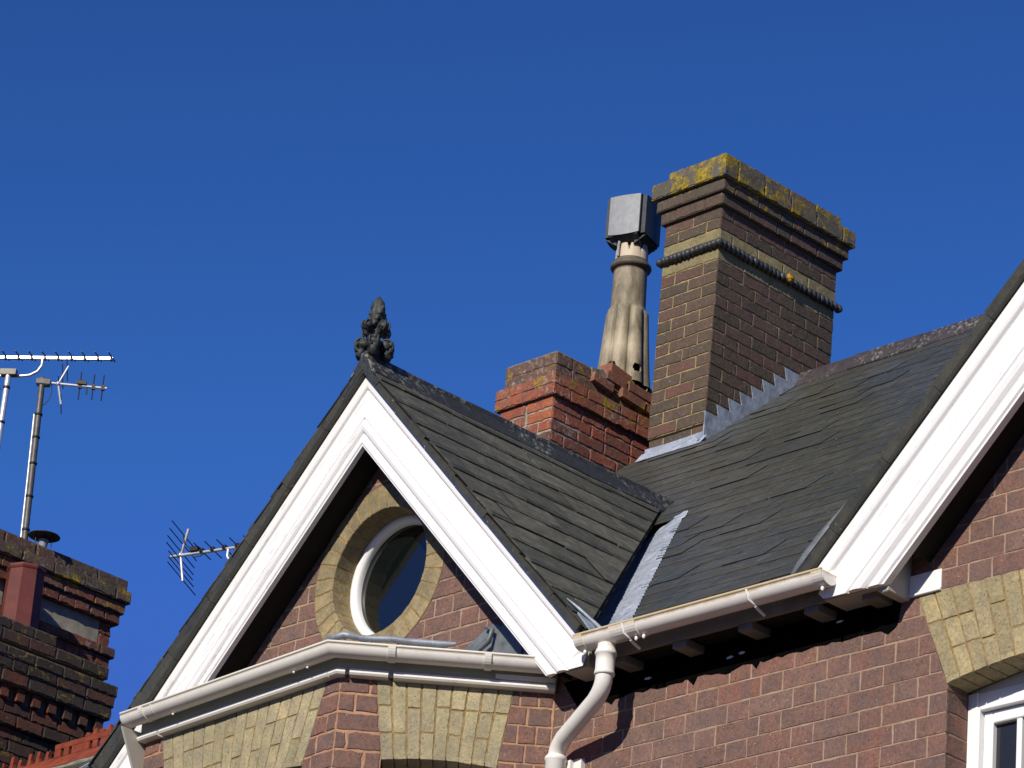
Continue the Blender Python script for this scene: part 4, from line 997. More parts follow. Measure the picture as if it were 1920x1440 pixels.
for k in range(5):
    for j in range(4):
        a = j * pi / 2 + .5 + k * .35; z_ = 7.075 + k * .026; r_ = .030 if k < 4 else .018
        bd.ball(FT((r_ * cos(a), r_ * sin(a), z_)), .0150 - .001 * k, sub=2, disp=.7, fr=40, sc=(1, 1, 1.3))
sub(bd, 'bud', ['finial'], stem)
# ================= tall chimney
def stack(mb, x0, x1, y0, y1, z0, rows, ch, d, seqf, seqr, joint=.0075, mat=0, mort=1, lichen=0., jit=.0013, face=.004, ph=0, core=None, front=True, tones=None):
    """brick box, long side faces +x; bricks laid on its -y and +x faces"""
    z1 = z0 + rows * ch
    mb.box(WORLD, x0 - d, x1 + d, y0 - d, y1 + d, z0, z1 - .0005, core if core is not None else mort, (.2, .5, lichen))
    F1 = Fr((x0 - d, y0 - d, 0), X, Z); F2 = Fr((x1 + d, y0 - d, 0), Y, Z)
    W1 = x1 - x0 + 2 * d; W2 = y1 - y0 + 2 * d
    for r_ in range(rows):
        for F, W, sq, a, b in ((F1, W1, seqf, -.003, W1 + face), (F2, W2, seqr, -face, W2 + .003)):
            if F is F1 and not front: continue
            q = sq[(r_ + ph) % len(sq)]; tot = sum(q); q = [v * (b - a) / tot for v in q]
            courses(mb, F, a, b, z0 + r_ * ch, 1, ch, .2, joint, seq=[q], face=face, mat=mat, lichen=lichen, jit=jit, tones=tones)
CX0, CX1, CY0, CY1 = -12.705, -12.305, 12.963, 13.905
FSq = [[.2, .2], [.1, .2, .1]]; RSq = [[.1, .205, .205, .205, .228], [.205, .205, .205, .205, .122]]
c = MB(); CC = .067; Z8 = 8.475
c.box(WORLD, CX0, CX1 - .001, CY0 + .014, CY1, 6.8, 8.006, 1)
FQ = Fr((CX0, CY0 + .014, 0), X, Z); courses(c, FQ, 0, .402, Z8 - 9 * CC, 2, CC, .2, .008, seq=[[.21, .19], [.1, .2, .1]], face=.003)
FQ = Fr((CX1, CY0 + .010, 0), Y, Z); courses(c, FQ, 0, .94, Z8 - 9 * CC, 2, CC, .2, .008, seq=[[.1, .2, .2, .2, .24]], face=.003)
stack(c, CX0, CX1, CY0, CY1, Z8 - 7 * CC, 14, CC, 0, FSq, RSq)
stack(c, CX0, CX1, CY0, CY1, 8.944, 1, .062, 0, [FSq[1]], [RSq[1]], mat=2, mort=1)
c.box(WORLD, CX0, CX1, CY0, CY1, 9.006, 9.061, 2)
stack(c, CX0, CX1, CY0, CY1, 9.062, 1, .062, 0, [FSq[0]], [RSq[0]], mat=2, mort=1)
stack(c, CX0, CX1, CY0, CY1, 9.124, 2, .066, 0, FSq, RSq, ph=1)
stack(c, CX0, CX1, CY0, CY1, 9.256, 1, .071, .022, [[.1, .2, .12]], [[.2, .2, .1, .2, .2]], core=0)
stack(c, CX0, CX1, CY0, CY1, 9.327, 1, .072, .042, [[.2, .1, .2]], [[.1, .2, .2, .1, .1, .2, .2]], core=0, lichen=.15)
stack(c, CX0, CX1, CY0, CY1, 9.399, 1, .090, .065, [[.1, .12, .2, .1]], [[.1, .2, .2, .2, .2, .1]], core=0, lichen=.85, jit=.003)
stack(c, CX0, CX1, CY0, CY1, 9.489, 1, .084, .002, [[.2, .2]], [[.1, .2, .2, .2, .2]], core=0, lichen=1.0, jit=.004)
c.box(WORLD, CX0 + .02, CX1 - .02, CY0 + .02, CY1 - .02, 9.57, 9.582, 3)
chim = H(c, 'chimney', ['chim_brick', 'chim_mortar', 'band_brick', 'haunch'])
b = MB(); zb = 9.030
def bead_run(A, B, n):
    d = (B - A).normalized()
    for i in range(n):
        p = A.lerp(B, i / (n - 1)) + Vector((R.gauss(0, .001),) * 3)
        if abs(d.x) > .5: sc = (.9, 1, 1)
        else: sc = (1, .9, 1)
        b.ball(p, .0245, sub=2, sc=sc, disp=.3, fr=12)
bead_run(Vector((CX0 - .012, CY0 - .016, zb)), Vector((CX1 + .016, CY0 - .016, zb)), 15)
bead_run(Vector((CX1 + .016, CY0 + .016, zb)), Vector((CX1 + .016, CY1 + .02, zb)), 27)
bead_run(Vector((CX0 - .012, CY1, zb)), Vector((CX0 - .012, CY0, zb)), 25)
sub(b, 'rope_moulding', ['rope'], chim)
b = MB(); b.ball((CX1 + .034, 13.50, zb + .006), .024, sub=3, disp=.8, fr=30, sc=(.6, 1, .8), tone=(0, 0, 1)); M['lichen'] = plain('orange_lichen', (0.40, 0.22, 0.02), .9, .1, 0, .4, 40, .5); sub(b, 'lichen_patch', ['lichen'], chim)
# stepped flashing up the side, cover flashing in front
f = MB(); FZ = Fr((CX1 + .006, 0, 0), Y, Z)
teeth = []; y = 12.985; z = Z8 - 6 * CC + .004
poly = [(12.955, roofz(12.955) + .012), (12.955, Z8 - 7 * CC - .02)]
y0_, z0_ = 12.962, Z8 - 7 * CC + .058
k = 0
yy, zz = 12.965, 8.064
while roofz(yy) < 8.49 and k < 8:
    poly += [(yy - .012, zz + .002), (yy + .092, zz - .001)]; yy += .0835; zz += CC; k += 1
poly += [(13.66, 8.52), (13.66, 8.46)]
body = [p for p in poly]
f.prism(FZ, body[::-1], 0, .005)
# dressed apron on the slates
A = []
for i in range(25):
    y = 12.93 + i * .032; w_ = .009 + R.uniform(-.001, .002)
    for q, hgt in ((-.004, .05), (.010, .028), (w_, .018)): A.append(Vector((CX1 + q, y, roofz(y) + .004)) + mainN * hgt)
f.add(A, [(i * 3 + j, i * 3 + j + 1, (i + 1) * 3 + j + 1, (i + 1) * 3 + j) for i in range(24) for j in range(2)], 0)
sub(f, 'stepped_flashing', ['lead_streaky'], chim)
f = MB(); FA = Fr((0, CY0 + .008, 0), X, Z)
zf = roofz(12.97) + .01
f.prism(FA, [(CX0 - .02, zf - .01), (CX1 + .012, zf - .01), (CX1 + .012, zf + .055), (CX1 - .1, zf + .050), (CX1 - .28, zf + .047), (CX0 - .02, zf + .05)], -.004, .004)
A = []
for i in range(22):
    x = CX0 - .03 + i * .022
    for q, hh in ((.002, .03), (-.03, .020), (-.055 - R.uniform(0, .006), .014)): A.append(Vector((x, 12.972 + q, roofz(12.972 + q) + .004)) + mainN * hh)
f.add(A, [(i * 3 + j, (i + 1) * 3 + j, (i + 1) * 3 + j + 1, i * 3 + j + 1) for i in range(21) for j in range(2)], 0)
f.box(WORLD, CX1 - .001, CX1 + .010, 12.958, 12.975, zf - .01, 8.0, 0, bev=.002)
sub(f, 'cover_flashing', ['lead_pale'], chim)

# the old stack leans a little to the right
for o in [chim] + list(chim.children):
    for v_ in o.data.vertices:
        k_ = max(0.0, v_.co.z - 7.98); v_.co.x += .021 * k_; v_.co.z += .006 * k_
# ================= red neighbour stack with its pot
red = thing('chimney_stack', (-13.46, 13.2, 6.8), 'squat orange red brick chimney stack with a tall cowled buff pot, behind the dormer ridge', 'chimney', 'chimney stacks')
s = MB(); RX0, RX1, RY0, RY1 = -13.655, -13.253, 12.779, 13.90
rf = [[.1, .2, .12], [.2, .1, .1], [.11, .1, .2], [.2, .2]]; rr2 = [[.1, .2, .2, .2, .2, .2], [.2, .2, .2, .2, .2, .1], [.1, .2, .1, .2, .2, .2, .1], [.22, .18, .2, .2, .2, .1]]
bright = lambda: R.choice([.2, .5, .6, .7, .9])
stack(s, RX0, RX1, RY0, RY1, 8.34 - 20 * .067, 20, .067, 0, rf, rr2, joint=.011, jit=.0022, lichen=0.0, face=.005)
stack(s, RX0, RX1, RY0, RY1, 8.34, 2, .0625, .022, [[.2, .1, .12], [.1, .2, .14]], [[.1, .2, .2, .2, .2], [.2, .2, .1, .2, .2]], joint=.007, core=0, lichen=.18, jit=.003, tones=lambda: R.choice([.6, .75, .9, .5]))
stack(s, RX0, RX1, RY0, RY1, 8.465, 2, .071, -.008, [[.17, .23], [.21, .19]], [[.1, .2, .2, .2, .2]], joint=.008, core=0, lichen=.25, jit=.003, tones=lambda: R.uniform(0, .12))
adopt(red, s.build('brickwork', [M['red_brick'], M['red_mortar']]))
s = MB()
# slipped and tilted bricks round the foot of the pot
def loose(u, z, L, h, rot, tone, x=RX1, dep_=.12, out_=.006):
    d = Vector((0, cos(rot), sin(rot))); up = Vector((0, -sin(rot), cos(rot)))
    F = Fr((x - dep_, u, z), d, up, X); s.box(F, 0, L, 0, h, -.0, dep_ + out_, 0, (tone, .5, .25), bev=.004)
loose(13.16, 8.585, .16, .058, -.10, .8, out_=.012); loose(13.20, 8.645, .195, .062, -.16, .7, out_=-.004); loose(13.33, 8.575, .20, .058, -.06, .35, out_=.018)
loose(13.40, 8.60, .12, .055, -.25, .2, out_=.0); loose(13.05, 8.53, .16, .055, -.12, .9, out_=.022); loose(13.27, 8.515, .19, .058, -.10, .85, out_=.026)
loose(13.47, 8.50, .16, .058, -.05, .6, out_=.02); loose(13.50, 8.57, .13, .052, .12, .75, out_=.012); loose(13.60, 8.54, .12, .06, .2, .5, out_=.0)
s.box(WORLD, RX0 + .05, RX1 - .06, 13.18, 13.75, 8.55, 8.70, 1, bev=.03)
for i in range(26):
    s.ball((RX1 - R.uniform(-.005, .14), 13.12 + R.random() * .58, 8.60 + R.uniform(-.05, .06)), R.uniform(.012, .035), 1, 2, .8, 30)
adopt(red, s.build('broken_flaunching', [M['red_brick'], M['haunch']]))
s = MB(); s.box(WORLD, RX0 + .01, RX1 - .012, RY0 + .015, RY1 - .02, 8.606, 8.618, 0, bev=.004); s.prism(Fr((RX1, 0, 0), Y, Z), [(13.06, 8.545), (13.13, 8.53), (13.17, 8.60), (13.14, 8.625), (13.05, 8.612)], -.1, .004)
adopt(red, s.build('mortar_cap', [M['haunch']]))
# the pot
PC = Vector((-13.395, 13.435, 8.66))
pot = MB()
def flute(a, z):
    zt_ = .475; k_ = min(1, max(0, (zt_ - z) / .015))
    return 1 + k_ * (.22 * abs(cos(4 * (a + .25))) ** .5 - .09)
prof = []
for i in range(40):
    z = i / 39 * .475; prof.append((.142 - .036 * (z / .475) ** .8, z))
prof += [(.101, .486), (.0985, .495)] + [(.0985 - .004 * i / 6, .50 + .215 * i / 6) for i in range(7)]
prof += [(.094, .728), (.104, .731), (.113, .738), (.117, .748), (.114, .759), (.104, .766), (.099, .770), (.096, .787)]
holes = [(-.25 + pi / 6 + pi / 3 * k_ + pi / 6 * 1) for k_ in range(6)]
def skip(a, z):
    for h_ in holes:
        da = (a - h_ + pi) % (2 * pi) - pi
        if (da * .135) ** 2 + (z - .085) ** 2 < .027 ** 2: return True
    return False
def ptone(a, z):
    dk = 1.0 if .72 < z < .80 else (.35 if z > .47 else .12)
    da = (a - (-1.15)); gv = 1 - min(1, abs(cos(4 * (a + .25))) * 2.2) if z < .47 else 0
    return (.5, min(1, dk * .8 + gv * .5), max(0, .6 - abs(z - .22) * 6) * max(0, cos(a + .95)))  # pale highlight on one side is painted into the tone; grooves darker
pot.lathe(PC, prof, 144, 0, flute, ptone, skip=skip)
for h_ in holes:
    d = Vector((cos(h_), sin(h_), 0)); t_ = Vector((-sin(h_), cos(h_), 0)); cc_ = PC + d * .136 + Z * .085
    ring = [cc_ + t_ * cos(q * pi / 10) * .034 + Z * sin(q * pi / 10) * .034 - d * .5 * (.034 * cos(q * pi / 10)) ** 2 / .14 for q in range(21)]
    pot.tube(ring, .0065, 8, 0, (.5, .3, 0), caps=False)
pot.lathe(PC, [(.112, 0), (.09, .3), (.07, .45), (.0001, .46)], 32, 1)
potp = pot.build('chimney_pot', [M['pot'], M['black']]); adopt(red, potp)
cr = MB()
def crown_top(a):
    k_ = ((a + .20) % (pi / 4)) / (pi / 4); f_ = abs(sin(pi * k_)) ** .8
    big = 1.0 if int(((a + .20) % (2 * pi)) / (pi / 4)) % 2 else .55
    return .045 + .095 * f_ * (.65 + .35 * big)
P = []; n = 128
for (fr_, rr_) in ((0, .0), (.25, 0), (.5, 0), (.75, 0), (1, 0)):
    for j in range(n):
        a = 2 * pi * j / n; z = .775 + crown_top(a) * fr_; r_ = .093 - .004 * fr_; P.append(PC + Vector((r_ * cos(a), r_ * sin(a), z)))
for (fr_) in (1, 0):
    for j in range(n):
        a = 2 * pi * j / n; z = .775 + crown_top(a) * fr_; P.append(PC + Vector((.076 * cos(a), .076 * sin(a), z)))
cr.add(P, [(i * n + j, i * n + (j + 1) % n, (i + 1) * n + (j + 1) % n, (i + 1) * n + j) for i in range(6) for j in range(n)], 0, (.5, .0, .85), True)
sub(cr, 'pot_crown', ['pot'], potp)
# square metal cowl with four wind baffles
cw = MB(); KC = PC + Vector((.0, -.005, 0)); z0c, z1c = .900, 1.150
cw.box(Fr(KC, Matrix.Rotation(math.radians(18), 3, 'Z') @ X, Matrix.Rotation(math.radians(18), 3, 'Z') @ Y, Z), -.062, .062, -.062, .062, z0c - .01, z1c - .02, 1)
cw.lathe(KC, [(.070, .78), (.066, .90)], 24, 1)
def baffle(F, w, z0, z1, off, mat):
    """F: u along plate, v up, n outwards"""
    seg = 8; P = []
    for i in range(seg + 1):
        u = -w + 2 * w * i / seg; bow = .012 * (1 - (u / w) ** 2)
        for z, o in ((z0 - .0 + .012 * (abs(u) / w) ** 2, off + bow), (z1, off + bow * .6)): P.append(F(u, z, o))
        for z, o in ((z1, off + bow * .6 - .004), (z0 + .012 * (abs(u) / w) ** 2, off + bow - .004)): P.append(F(u, z, o))
    cw.add(P, [(i * 4 + j, (i + 1) * 4 + j, (i + 1) * 4 + (j + 1) % 4, i * 4 + (j + 1) % 4) for i in range(seg) for j in range(4)], mat, smooth=False)
    for sg in (-1, 1):   # folded cheeks back towards the body
        cw.box(F, sg * w - .002, sg * w + .002, z0 + .012, z1, off - .036, off + .001, 1)
    cw.box(F, -w, w, z1 - .003, z1, off - .018, off, mat)
    cw.prism(Fr(F(0, 0, 0), F.W, Z), [(off - .002, z0), (off - .002, z0 + .004), (.06, z0 - .012), (.05, z0 - .045)], -w * .9, w * .9, 1)
for k_, (U_, m_) in enumerate(((X, 0), (Y, 1), (-X, 0), (-Y, 1))):  # side plates take the darker steel, painting in their shade
    baffle(Fr(KC, Matrix.Rotation(math.radians(18), 3, 'Z') @ U_, Z), .096, z0c, z1c, .122, m_)
cw.tube([PC + Vector((-.010, -.100, .79)), PC + Vector((-.008, -.102, .86)), PC + Vector((.0, -.095, .92))], [.011, .011, .010], 4, 0)
cowl = sub(cw, 'cowl', ['galv', 'galv_dark'], potp)

# ================= left neighbour: big stepped chimney
lft = thing('chimney_stack', (-15.6, 11.0, 4.0), 'large sooty stepped brick chimney stack with grey rendered panels at the lower left edge', 'chimney', 'chimney stacks')
LX, LYE, LY0 = -15.512, 11.755, 10.30
s = MB(); hdr = lambda n: [[.1] * n, [.09] + [.1] * n]
S1 = [[.1, .2, .2, .2, .2, .2, .2, .1], [.2] * 7]
def lst(z0, z1, d, sq, tone=None, lich=0., x=LX, ye=LYE, jit=.0025, joint=.010, rows=1, mat=0, y0=LY0, width=.5, lichf=None, core=0):
    ch = (z1 - z0) / rows
    s.box(WORLD, x - width - d, x + d, y0, ye + d, z0, z1 - .0004, core, (.2, .5, lich))
    F2 = Fr((x + d, y0, 0), Y, Z); W = ye + d - y0
    for r_ in range(rows):
        q = sq[r_ % len(sq)]; tot = sum(q); q = [v * (W + .003) / tot for v in q]
        courses(s, F2, 0, W + .003, z0 + r_ * ch, 1, ch, .2, joint, seq=[q], face=.005, mat=mat, lichen=lich, jit=jit, tones=tone)
red_t = lambda: R.choice([.45, .6, .75, .9])
dk_t = lambda: R.uniform(0, .25)
lst(7.357, 7.425, .045, [S1[1]], dk_t, .32, mat=0)
lst(7.290, 7.357, .065, [S1[0]], dk_t, .45, mat=0)
lst(7.226, 7.290, .045, [S1[1]], red_t, .2)
lst(7.162, 7.226, .030, [[.1] * 14], red_t, .05)
s.box(WORLD, LX - .5, LX - .004, LY0, LYE, 7.022, 7.162, 1)
F2 = Fr((LX, 0, 0), Y, Z)
courses(s, F2, LYE - .075, LYE + .003, 7.022, 2, .070, .2, .008, seq=[[.078], [.078]], face=.005, mat=0, jit=.004, tones=red_t)
courses(s, F2, 11.02, 11.10, 7.022, 2, .070, .2, .008, seq=[[.078], [.078]], face=.005, mat=0, jit=.004, tones=red_t)
lst(6.968, 7.022, .030, [S1[0]], lambda: R.uniform(.2, .5), .1); lst(6.905, 6.968, .012, [[.1] * 14], red_t); lst(6.60, 6.905, 0, S1, red_t, rows=4)
adopt(lft, s.build('upper_brickwork', [M['old_red_brick'], M['red_mortar']]))
p_ = MB(); p_.box(F2, LYE - .075 - .62, LYE - .078, 7.024, 7.161, -.02, .001, 0); p_.box(F2, LY0, 11.015, 7.024, 7.161, -.02, .001, 0); adopt(lft, p_.build('rendered_panel', [M['render']]))
s = MB(); NX = -15.25
lo = dict(x=NX, y0=LY0)
soot = lambda: R.choice([.05, .15, .3, .4, .6, .75]); mid = lambda: R.uniform(.4, .95)
lst(6.80, 6.862, 0, [[.2] * 6], soot, .1, ye=11.215, core=1, width=.27, **lo)
lst(6.725, 6.79, .028, [[.2] * 7], soot, .1, ye=11.535, width=.27, core=1, **lo)
lst(6.79, 6.80, .0, [[.2] * 7], soot, .1, ye=11.20, width=.27, core=1, **lo)
lst(6.690, 6.725, 0, [[.2] * 7], soot, .1, ye=11.545, width=.27, core=1, **lo)
lst(6.630, 6.690, .065, [[.22] * 7], soot, .15, ye=11.545, width=.27, core=1, **lo)
lst(6.570, 6.630, .058, [[.1, .22, .2, .1, .1, .2, .2, .2]], soot, .1, ye=11.545, width=.27, core=1, **lo)
lst(6.500, 6.570, .050, [[.22] * 7], soot, .1, ye=11.545, width=.27, core=1, **lo)
s.box(WORLD, NX - .27, NX, LY0, 11.545, 6.42, 6.50, 1)
y = 11.545 + .018 - .045
while y > LY0:
    s.box(WORLD, NX - .01, NX + .036, y, y + .050, 6.425, 6.498, 0, (R.uniform(.6, .95), .5, 0), bev=.004, jit=0); y -= .106
lst(6.290, 6.42, .012, [[.2] * 7, [.1] + [.2] * 6 + [.1]], mid, .0, ye=11.545, width=.27, rows=2, **lo)
lst(5.50, 6.290, -.012, [[.2] * 7, [.1] + [.2] * 6 + [.1]], lambda: R.uniform(.1, .7), .1, ye=11.545, width=.27, rows=12, **lo)
s.box(WORLD, NX - .75, NX - .27, LY0, 11.545, 4.0, 6.61, 1)
adopt(lft, s.build('lower_brickwork', [M['soot_brick'], M['soot_mortar']]))
# octagonal terracotta pot on the lower shoulder
q = MB(); OC = Vector((-15.37, 11.045, 6.83))
prof = [(.112, 0), (.108, .02), (.100, .36), (.104, .365), (.108, .375), (.104, .388), (.096, .392), (.078, .392), (.076, .2)]
P = []
for r_, z in prof:
    for j in range(8):
        a = pi / 8 + j * pi / 4 + .35; P.append(OC + Vector((r_ * cos(a), r_ * sin(a), z)))
q.add(P, [(i * 8 + j, i * 8 + (j + 1) % 8, (i + 1) * 8 + (j + 1) % 8, (i + 1) * 8 + j) for i in range(len(prof) - 1) for j in range(8)])
pp_ = q.build('chimney_pot', [M['terracotta']]); adopt(lft, pp_)
q = MB(); UC = Vector((-15.49, 11.215, 7.425))
q.lathe(UC, [(.020, 0), (.026, .03), (.028, .045)], 20, 1)
for k_ in range(3):
    a = k_ * 2.1 + .4; q.tube([UC + Vector((.05 * cos(a), .05 * sin(a), 0)), UC + Vector((.05 * cos(a), .05 * sin(a), .074))], .0035, 6, 0)
q.lathe(UC, [(.0001, .088), (.045, .085), (.086, .070), (.088, .066), (.084, .066), (.05, .076), (.0001, .079)], 40, 0)
adopt(lft, q.build('vent_cap', [M['galv_dark'], M['galv']]))

# ================= neighbour roof with crested ridge
nb = thing('neighbour_roof', (-14.6, 10.6, 4.0), 'sliver of slate roof with an orange crested clay ridge at the bottom left', 'roof')
RY, RZ = 11.0, 6.005
s = MB(); FN = Fr((-17.0, RY - 1.2 * cos(.7), RZ - 1.2 * sin(.7)), X, Vector((0, cos(.7), sin(.7))))
slates(s, FN, 0, 2.75, 10, .12, .22); s.box(FN, 0, 2.75, 0, 1.2, -.04, -.004, 1); s.box(Fr((-17, RY, RZ), X, Vector((0, cos(.7), -sin(.7)))), 0, 2.75, 0, 1.2, .0, .01, 1)
adopt(nb, s.build('slates', [M['slate'], M['deck']]))
s = MB(); x = -16.9; k = 0
FRg = Fr((0, RY, RZ), X, Z)
while x < -14.28:
    s.prism(Fr((x, RY, RZ), Y, Z, X), [(-.09, -.055), (-.018, .022), (.018, .022), (.09, -.055), (.08, -.07), (0, .0), (-.08, -.07)], 0, .228, 0)
    typ = {0: 3, 1: 1, 2: 0, 3: 3, 4: 4, 5: 1}.get(11 - k, k % 5)
    if typ in (0, 1):      # intact pierced crest
        for (u0, u1, z0, z1) in ((0, .228, .018, .032), (0, .228, .075, .105), (0, .05, .032, .075), (.075, .115, .032, .075), (.14, .228, .032, .075)):
            s.box(FRg, x + u0, x + u1, z0, z1, -.010, .010, 0, bev=.002)
        if typ == 1:
            for j in range(4): s.prism(FRg, [(x + .005 + j * .055, .105), (x + .052 + j * .055, .105), (x + .042 + j * .055, .122 + .015 * (j % 2)), (x + .02 + j * .055, .126)], -.010, .010)
    else:                  # broken horns
        for j in range(3):
            u = x + .02 + j * .075 + R.uniform(-.01, .01); h_ = R.uniform(.05, .10)
            s.prism(FRg, [(u - .018, .018), (u + .03, .018), (u + .020, .018 + h_ * .55), (u + .026, .018 + h_), (u + .004, .018 + h_ * 1.04), (u - .004, .018 + h_ * .5)], -.010, .010)
        s.box(FRg, x, x + .228, .015, .035, -.011, .011, 0, bev=.003)
    x += .23; k += 1
adopt(nb, s.build('crested_ridge_tiles', [M['crest']]))
s = MB(); s.tube([(-16.5 + i * .1, RY - .095 + R.uniform(-.004, .004), RZ - .078) for i in range(24)], [.016 + R.uniform(-.004, .005) for _ in range(24)], 8); adopt(nb, s.build('mortar_fillet', [M['haunch']]))
s = MB(); s.prism(Fr((-14.27, 0, 0), Y, Z), [(9.9, RZ - 1.1 * .84 + .03), (10.95, RZ - .06), (10.95, RZ - .03), (9.9, RZ - 1.1 * .84 + .06)], -.022, .0); adopt(nb, s.build('verge_lead', [M['lead_pale']]))

# ================= television aerials
def rodm(mb, A, B, r, mat=0, seg=8): mb.tube([A, B], r, seg, mat)
def part(mb, name, mats, par): o = mb.build(name, [M[k_] for k_ in mats]); adopt(par, o); return o
# 1: long yagi at the left edge
t1 = thing('tv_aerial', (-15.71, 10.991, 5.5), 'long horizontal silver yagi aerial on a bright mast at the left edge', 'aerial', 'television aerials')
A, B = Vector((-15.276, 11.350, 8.548)), Vector((-16.00, 10.815, 8.548)); d = (A - B).normalized(); e = Vector((-.571, .820, .046)).normalized()
q = MB(); q.box(Fr(B, d, Z.cross(d), Z), 0, (A - B).length, -.009, .009, -.009, .009, 0, bev=.002); part(q, 'boom', ['alu'], t1)
for i in range(12):
    p = A - d * (.008 + .0755 * i); q = MB(); rodm(q, p - e * .066 + Z * .0115 - e * .008, p + e * .066 + Z * .0115, .0038); q.box(Fr(p + Z * .0, d, Z.cross(d), Z), -.005, .005, -.0115, .0115, -.011, .0135, 0); part(q, 'director', ['black_pl'], t1)
q = MB(); MT = Vector((-15.715, 10.985, 8.44)); q.tube([MT + Z * -3, MT], .0165, 14); part(q, 'mast', ['alu'], t1)
bb = Vector((-15.595, 11.112, 8.54))
q = MB(); q.tube([bb, bb + Vector((.0, 0, -.04)), bb - d * .02 + Z * -.075, bb - d * .06 + Z * -.098, bb - d * .12 + Z * -.105, bb - d * .32 + Z * -.105], .0085, 10); part(q, 'support_arm', ['alu'], t1)
q = MB(); q.box(Fr(MT + Z * .0, d, Z.cross(d), Z), -.045, .045, -.02, .02, -.018, .022, 0, bev=.004); part(q, 'clamp', ['mast_dark'], t1)
for z in (.09, .30):
    q = MB(); q.lathe(MT - Z * z, [(.0185, -.008), (.0195, -.006), (.0195, .006), (.0185, .008)], 14); part(q, 'cable_tie', ['black_pl'], t1)
q = MB(); q.tube([MT - d * .03 + Z * -.10, MT - d * .05 + Z * -.07, MT - d * .10 + Z * -.04, MT - d * .2 + Z * -.035], .0035, 6); part(q, 'cable', ['black_pl'], t1)
# 2: small upright yagi on a dark mast
t2 = thing('tv_aerial', (-15.56, 11.12, 7.43), 'small aerial with upright rods on a tall dark mast rising from the sooty chimney', 'aerial', 'television aerials')
mb_ = Vector((-15.550, 11.135, 7.42)); mt_ = Vector((-15.560, 11.105, 8.388))
q = MB(); q.tube([mb_, mt_], .0175, 14); part(q, 'mast', ['mast_dark'], t2)
q = MB(); off_ = Vector((-.016, -.014, 0)); q.tube([mb_ + off_, mb_ + off_ + (mt_ - mb_) * .42, mb_ + off_ * 1.1 + (mt_ - mb_) * .80], .0062, 8); part(q, 'conduit', ['alu'], t2)
for f_ in (.1, .3, .5, .66, .80):
    q = MB(); q.lathe(mb_.lerp(mt_, f_), [(.019, -.007), (.0225, -.005), (.0225, .005), (.019, .007)], 14); part(q, 'cable_tie', ['black_pl'], t2)
top = mt_ + Z * .0; end = Vector((-15.315, 11.365, 8.385)); d = (end - top).normalized(); e = Vector((-.535, .571, -.622)).normalized(); e = Vector((.10, -.12, .97)); e = (e - d * e.dot(d)).normalized()
q = MB(); rodm(q, top, end, .0075, 0, 10); part(q, 'boom', ['alu'], t2)
q = MB(); q.box(Fr(top, d, Z.cross(d), Z), -.03, .045, -.022, .022, -.022, .022, 0, bev=.008); q.ball(top + Z * .012, .022, sub=2, disp=.3); part(q, 'clamp', ['mast_dark'], t2)
Lb = (end - top).length
for f_, h_, k_ in ((.585, .078, 'black_pl'), (.79, .073, 'black_pl'), (.935, .073, 'black_pl')):
    p = top + d * Lb * f_; q = MB(); rodm(q, p - e * h_, p + e * h_, .0036); q.box(Fr(p, d, Z.cross(d), Z), -.008, .012, -.008, .008, -.014, .016, 0); rodm(q, p + Vector((-.02, .018, .012)), p + Vector((.025, -.022, -.03)), .0028); part(q, 'director', [k_], t2)
q = MB(); p = top + d * Lb * .60; q.box(Fr(p + Z * .016, d, Z.cross(d), Z), -.024, .030, -.016, .016, -.012, .016, 0, bev=.003); q.tube([p + d * .032 + Z * -.002, p + d * .036 + Z * -.045], .005, 6); part(q, 'junction_box', ['black_pl'], t2)
p = top + d * Lb * .25; up_ = (e * .105 + d * .045); dn_ = (-e * .115 + d * .030)
q = MB(); rodm(q, p, p + up_, .0065); rodm(q, p, p + dn_, .0075); q.ball(p, .014, sub=2); part(q, 'reflector_frame', ['alu'], t2)
side_ = Vector((-.56, .60, -.50)).normalized(); up2 = (up_.normalized() * .25 - side_ * 0)
for c_, L_ in ((p + up_ * .85, .07), (p + up_ * .42, .07), (p + dn_ * .15, .06), (p + dn_ * .98, .055)):
    q = MB(); dd_ = (Vector((.18, -.16, .50))).normalized() if c_ is None else (e * .9 - d * .12 + side_ * -.2).normalized(); rodm(q, c_ - dd_ * L_, c_ + dd_ * L_, .0030); part(q, 'reflector_rod', ['black_pl'], t2)
q = MB(); q.tube([top + d * .055 + Z * -.008, top + d * .06 + Z * -.06, top + d * .05 + Z * -.10, top + d * .03 + Z * -.13, top + d * .012 + Z * -.14], .0028, 6); part(q, 'cable', ['black_pl'], t2)
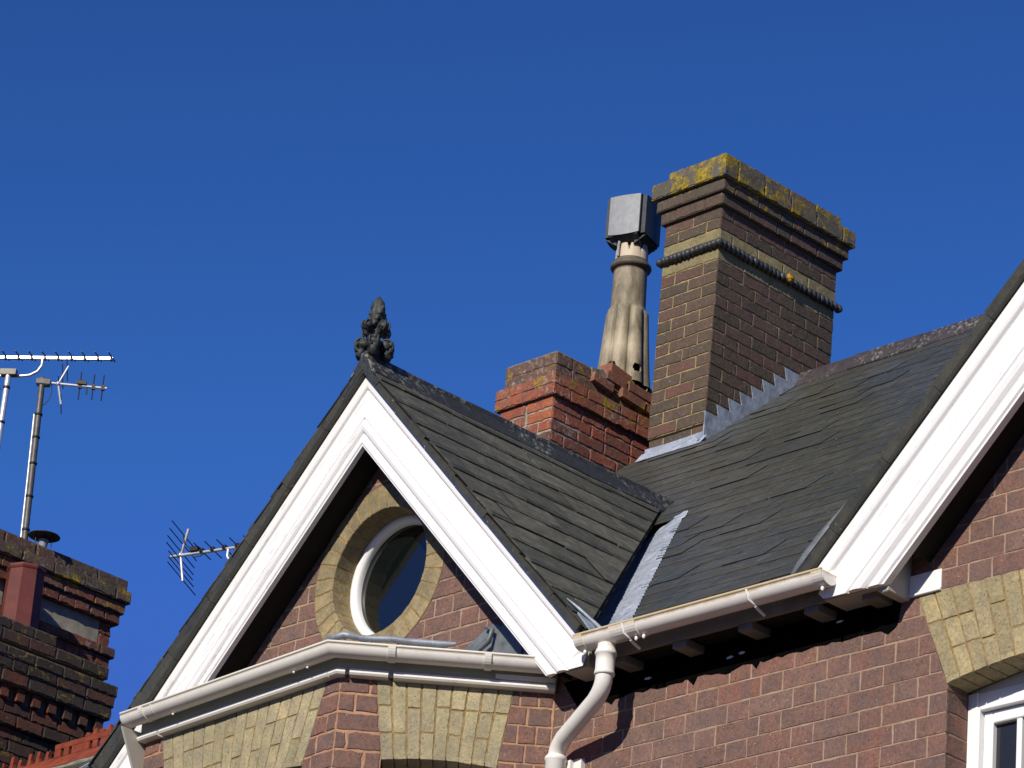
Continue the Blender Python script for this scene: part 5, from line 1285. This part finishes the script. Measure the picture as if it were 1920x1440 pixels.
# 3: yagi with a splayed reflector behind the dormer
A, B = Vector((-15.099, 11.785, 7.481)), Vector((-14.560, 11.931, 7.481)); d = (B - A).normalized()
t3 = thing('tv_aerial', (-14.45, 11.95, 5.8), 'silver yagi aerial with splayed reflector rods poking out behind the white gable board', 'aerial', 'television aerials')
e1 = Vector((-.251, .926, -.284)); e1.normalize(); e2 = Vector((-.257, .950, -.179)); e2.normalize()
q = MB(); q.tube([A, B + d * .12], .0085, 10); boom3 = part(q, 'boom', ['alu'], t3)
for i in range(6):
    p = A + d * (.205 + .068 * i + .006 * i * i * .5); q = MB(); L_ = .088
    e_ = e2; rodm(q, p - e_ * L_ + Z * .006, p + e_ * L_ + Z * .006, .0031); q.box(Fr(p + Z * .008, d, Z.cross(d), Z), -.010, .010, -.016, .016, -.012, .012, 0, bev=.002)
    rodm(q, p + Vector((-.03, -.01, .012)), p + Vector((.035, .012, -.004)), .0022); part(q, 'director', ['black_pl'], t3)
p = A + d * .065; w_ = Vector((.138, -.509, .85)).normalized()
upv = (Z * .92 + d * .30 - e1 * .12).normalized(); dnv = (-Z * .95 + d * .16 + e1 * .10).normalized()
q = MB(); rodm(q, p, p + upv * .150, .0085, 0, 10); rodm(q, p, p + dnv * .150, .0075, 0, 10); q.ball(p, .016, sub=2, disp=.3); part(q, 'reflector_frame', ['alu'], t3)
for vv, f_, L_ in ((upv, .105, .145), (upv, .062, .145), (upv, .022, .145), (dnv, .018, .145), (dnv, .058, .13), (dnv, .095, .135), (dnv, .135, .15)):
    c_ = p + vv * f_ - d * .006; q = MB(); rodm(q, c_ - e1 * L_, c_ + e1 * L_, .0029); part(q, 'reflector_rod', ['black_pl'], t3)
c_ = A + d * .155 + Z * .022
q = MB(); q.box(Fr(c_, d, Z.cross(d), Z), -.024, .028, -.018, .018, -.016, .016, 0, bev=.005); q.tube([c_ - d * .02, c_ - d * .06 + Z * .03 - e1 * .02, c_ - d * .05 + Z * .055 - e1 * .05], .003, 6); part(q, 'junction_box', ['black_pl'], t3)
q = MB(); q.tube([c_ - d * .03 - Z * .02, c_ - Z * .045, c_ + d * .04 - Z * .042, c_ + d * .07 - Z * .03], .0026, 6); part(q, 'cable', ['black_pl'], t3)
hk = A + d * .375
q = MB(); q.tube([hk, hk - Z * .045, hk + d * .01 - Z * .062, hk + d * .03 - Z * .070, hk + d * .12 - Z * .068], .0075, 10); part(q, 'support_arm', ['alu'], t3)
q = MB(); mm_ = hk + d * .135 - Z * .06; q.tube([mm_, mm_ - Z * 1.6], .015, 12); part(q, 'mast', ['alu'], t3)
for o in list(bpy.data.objects):
    if o.type == 'MESH' and not o.data.polygons: print('EMPTY', o.name)
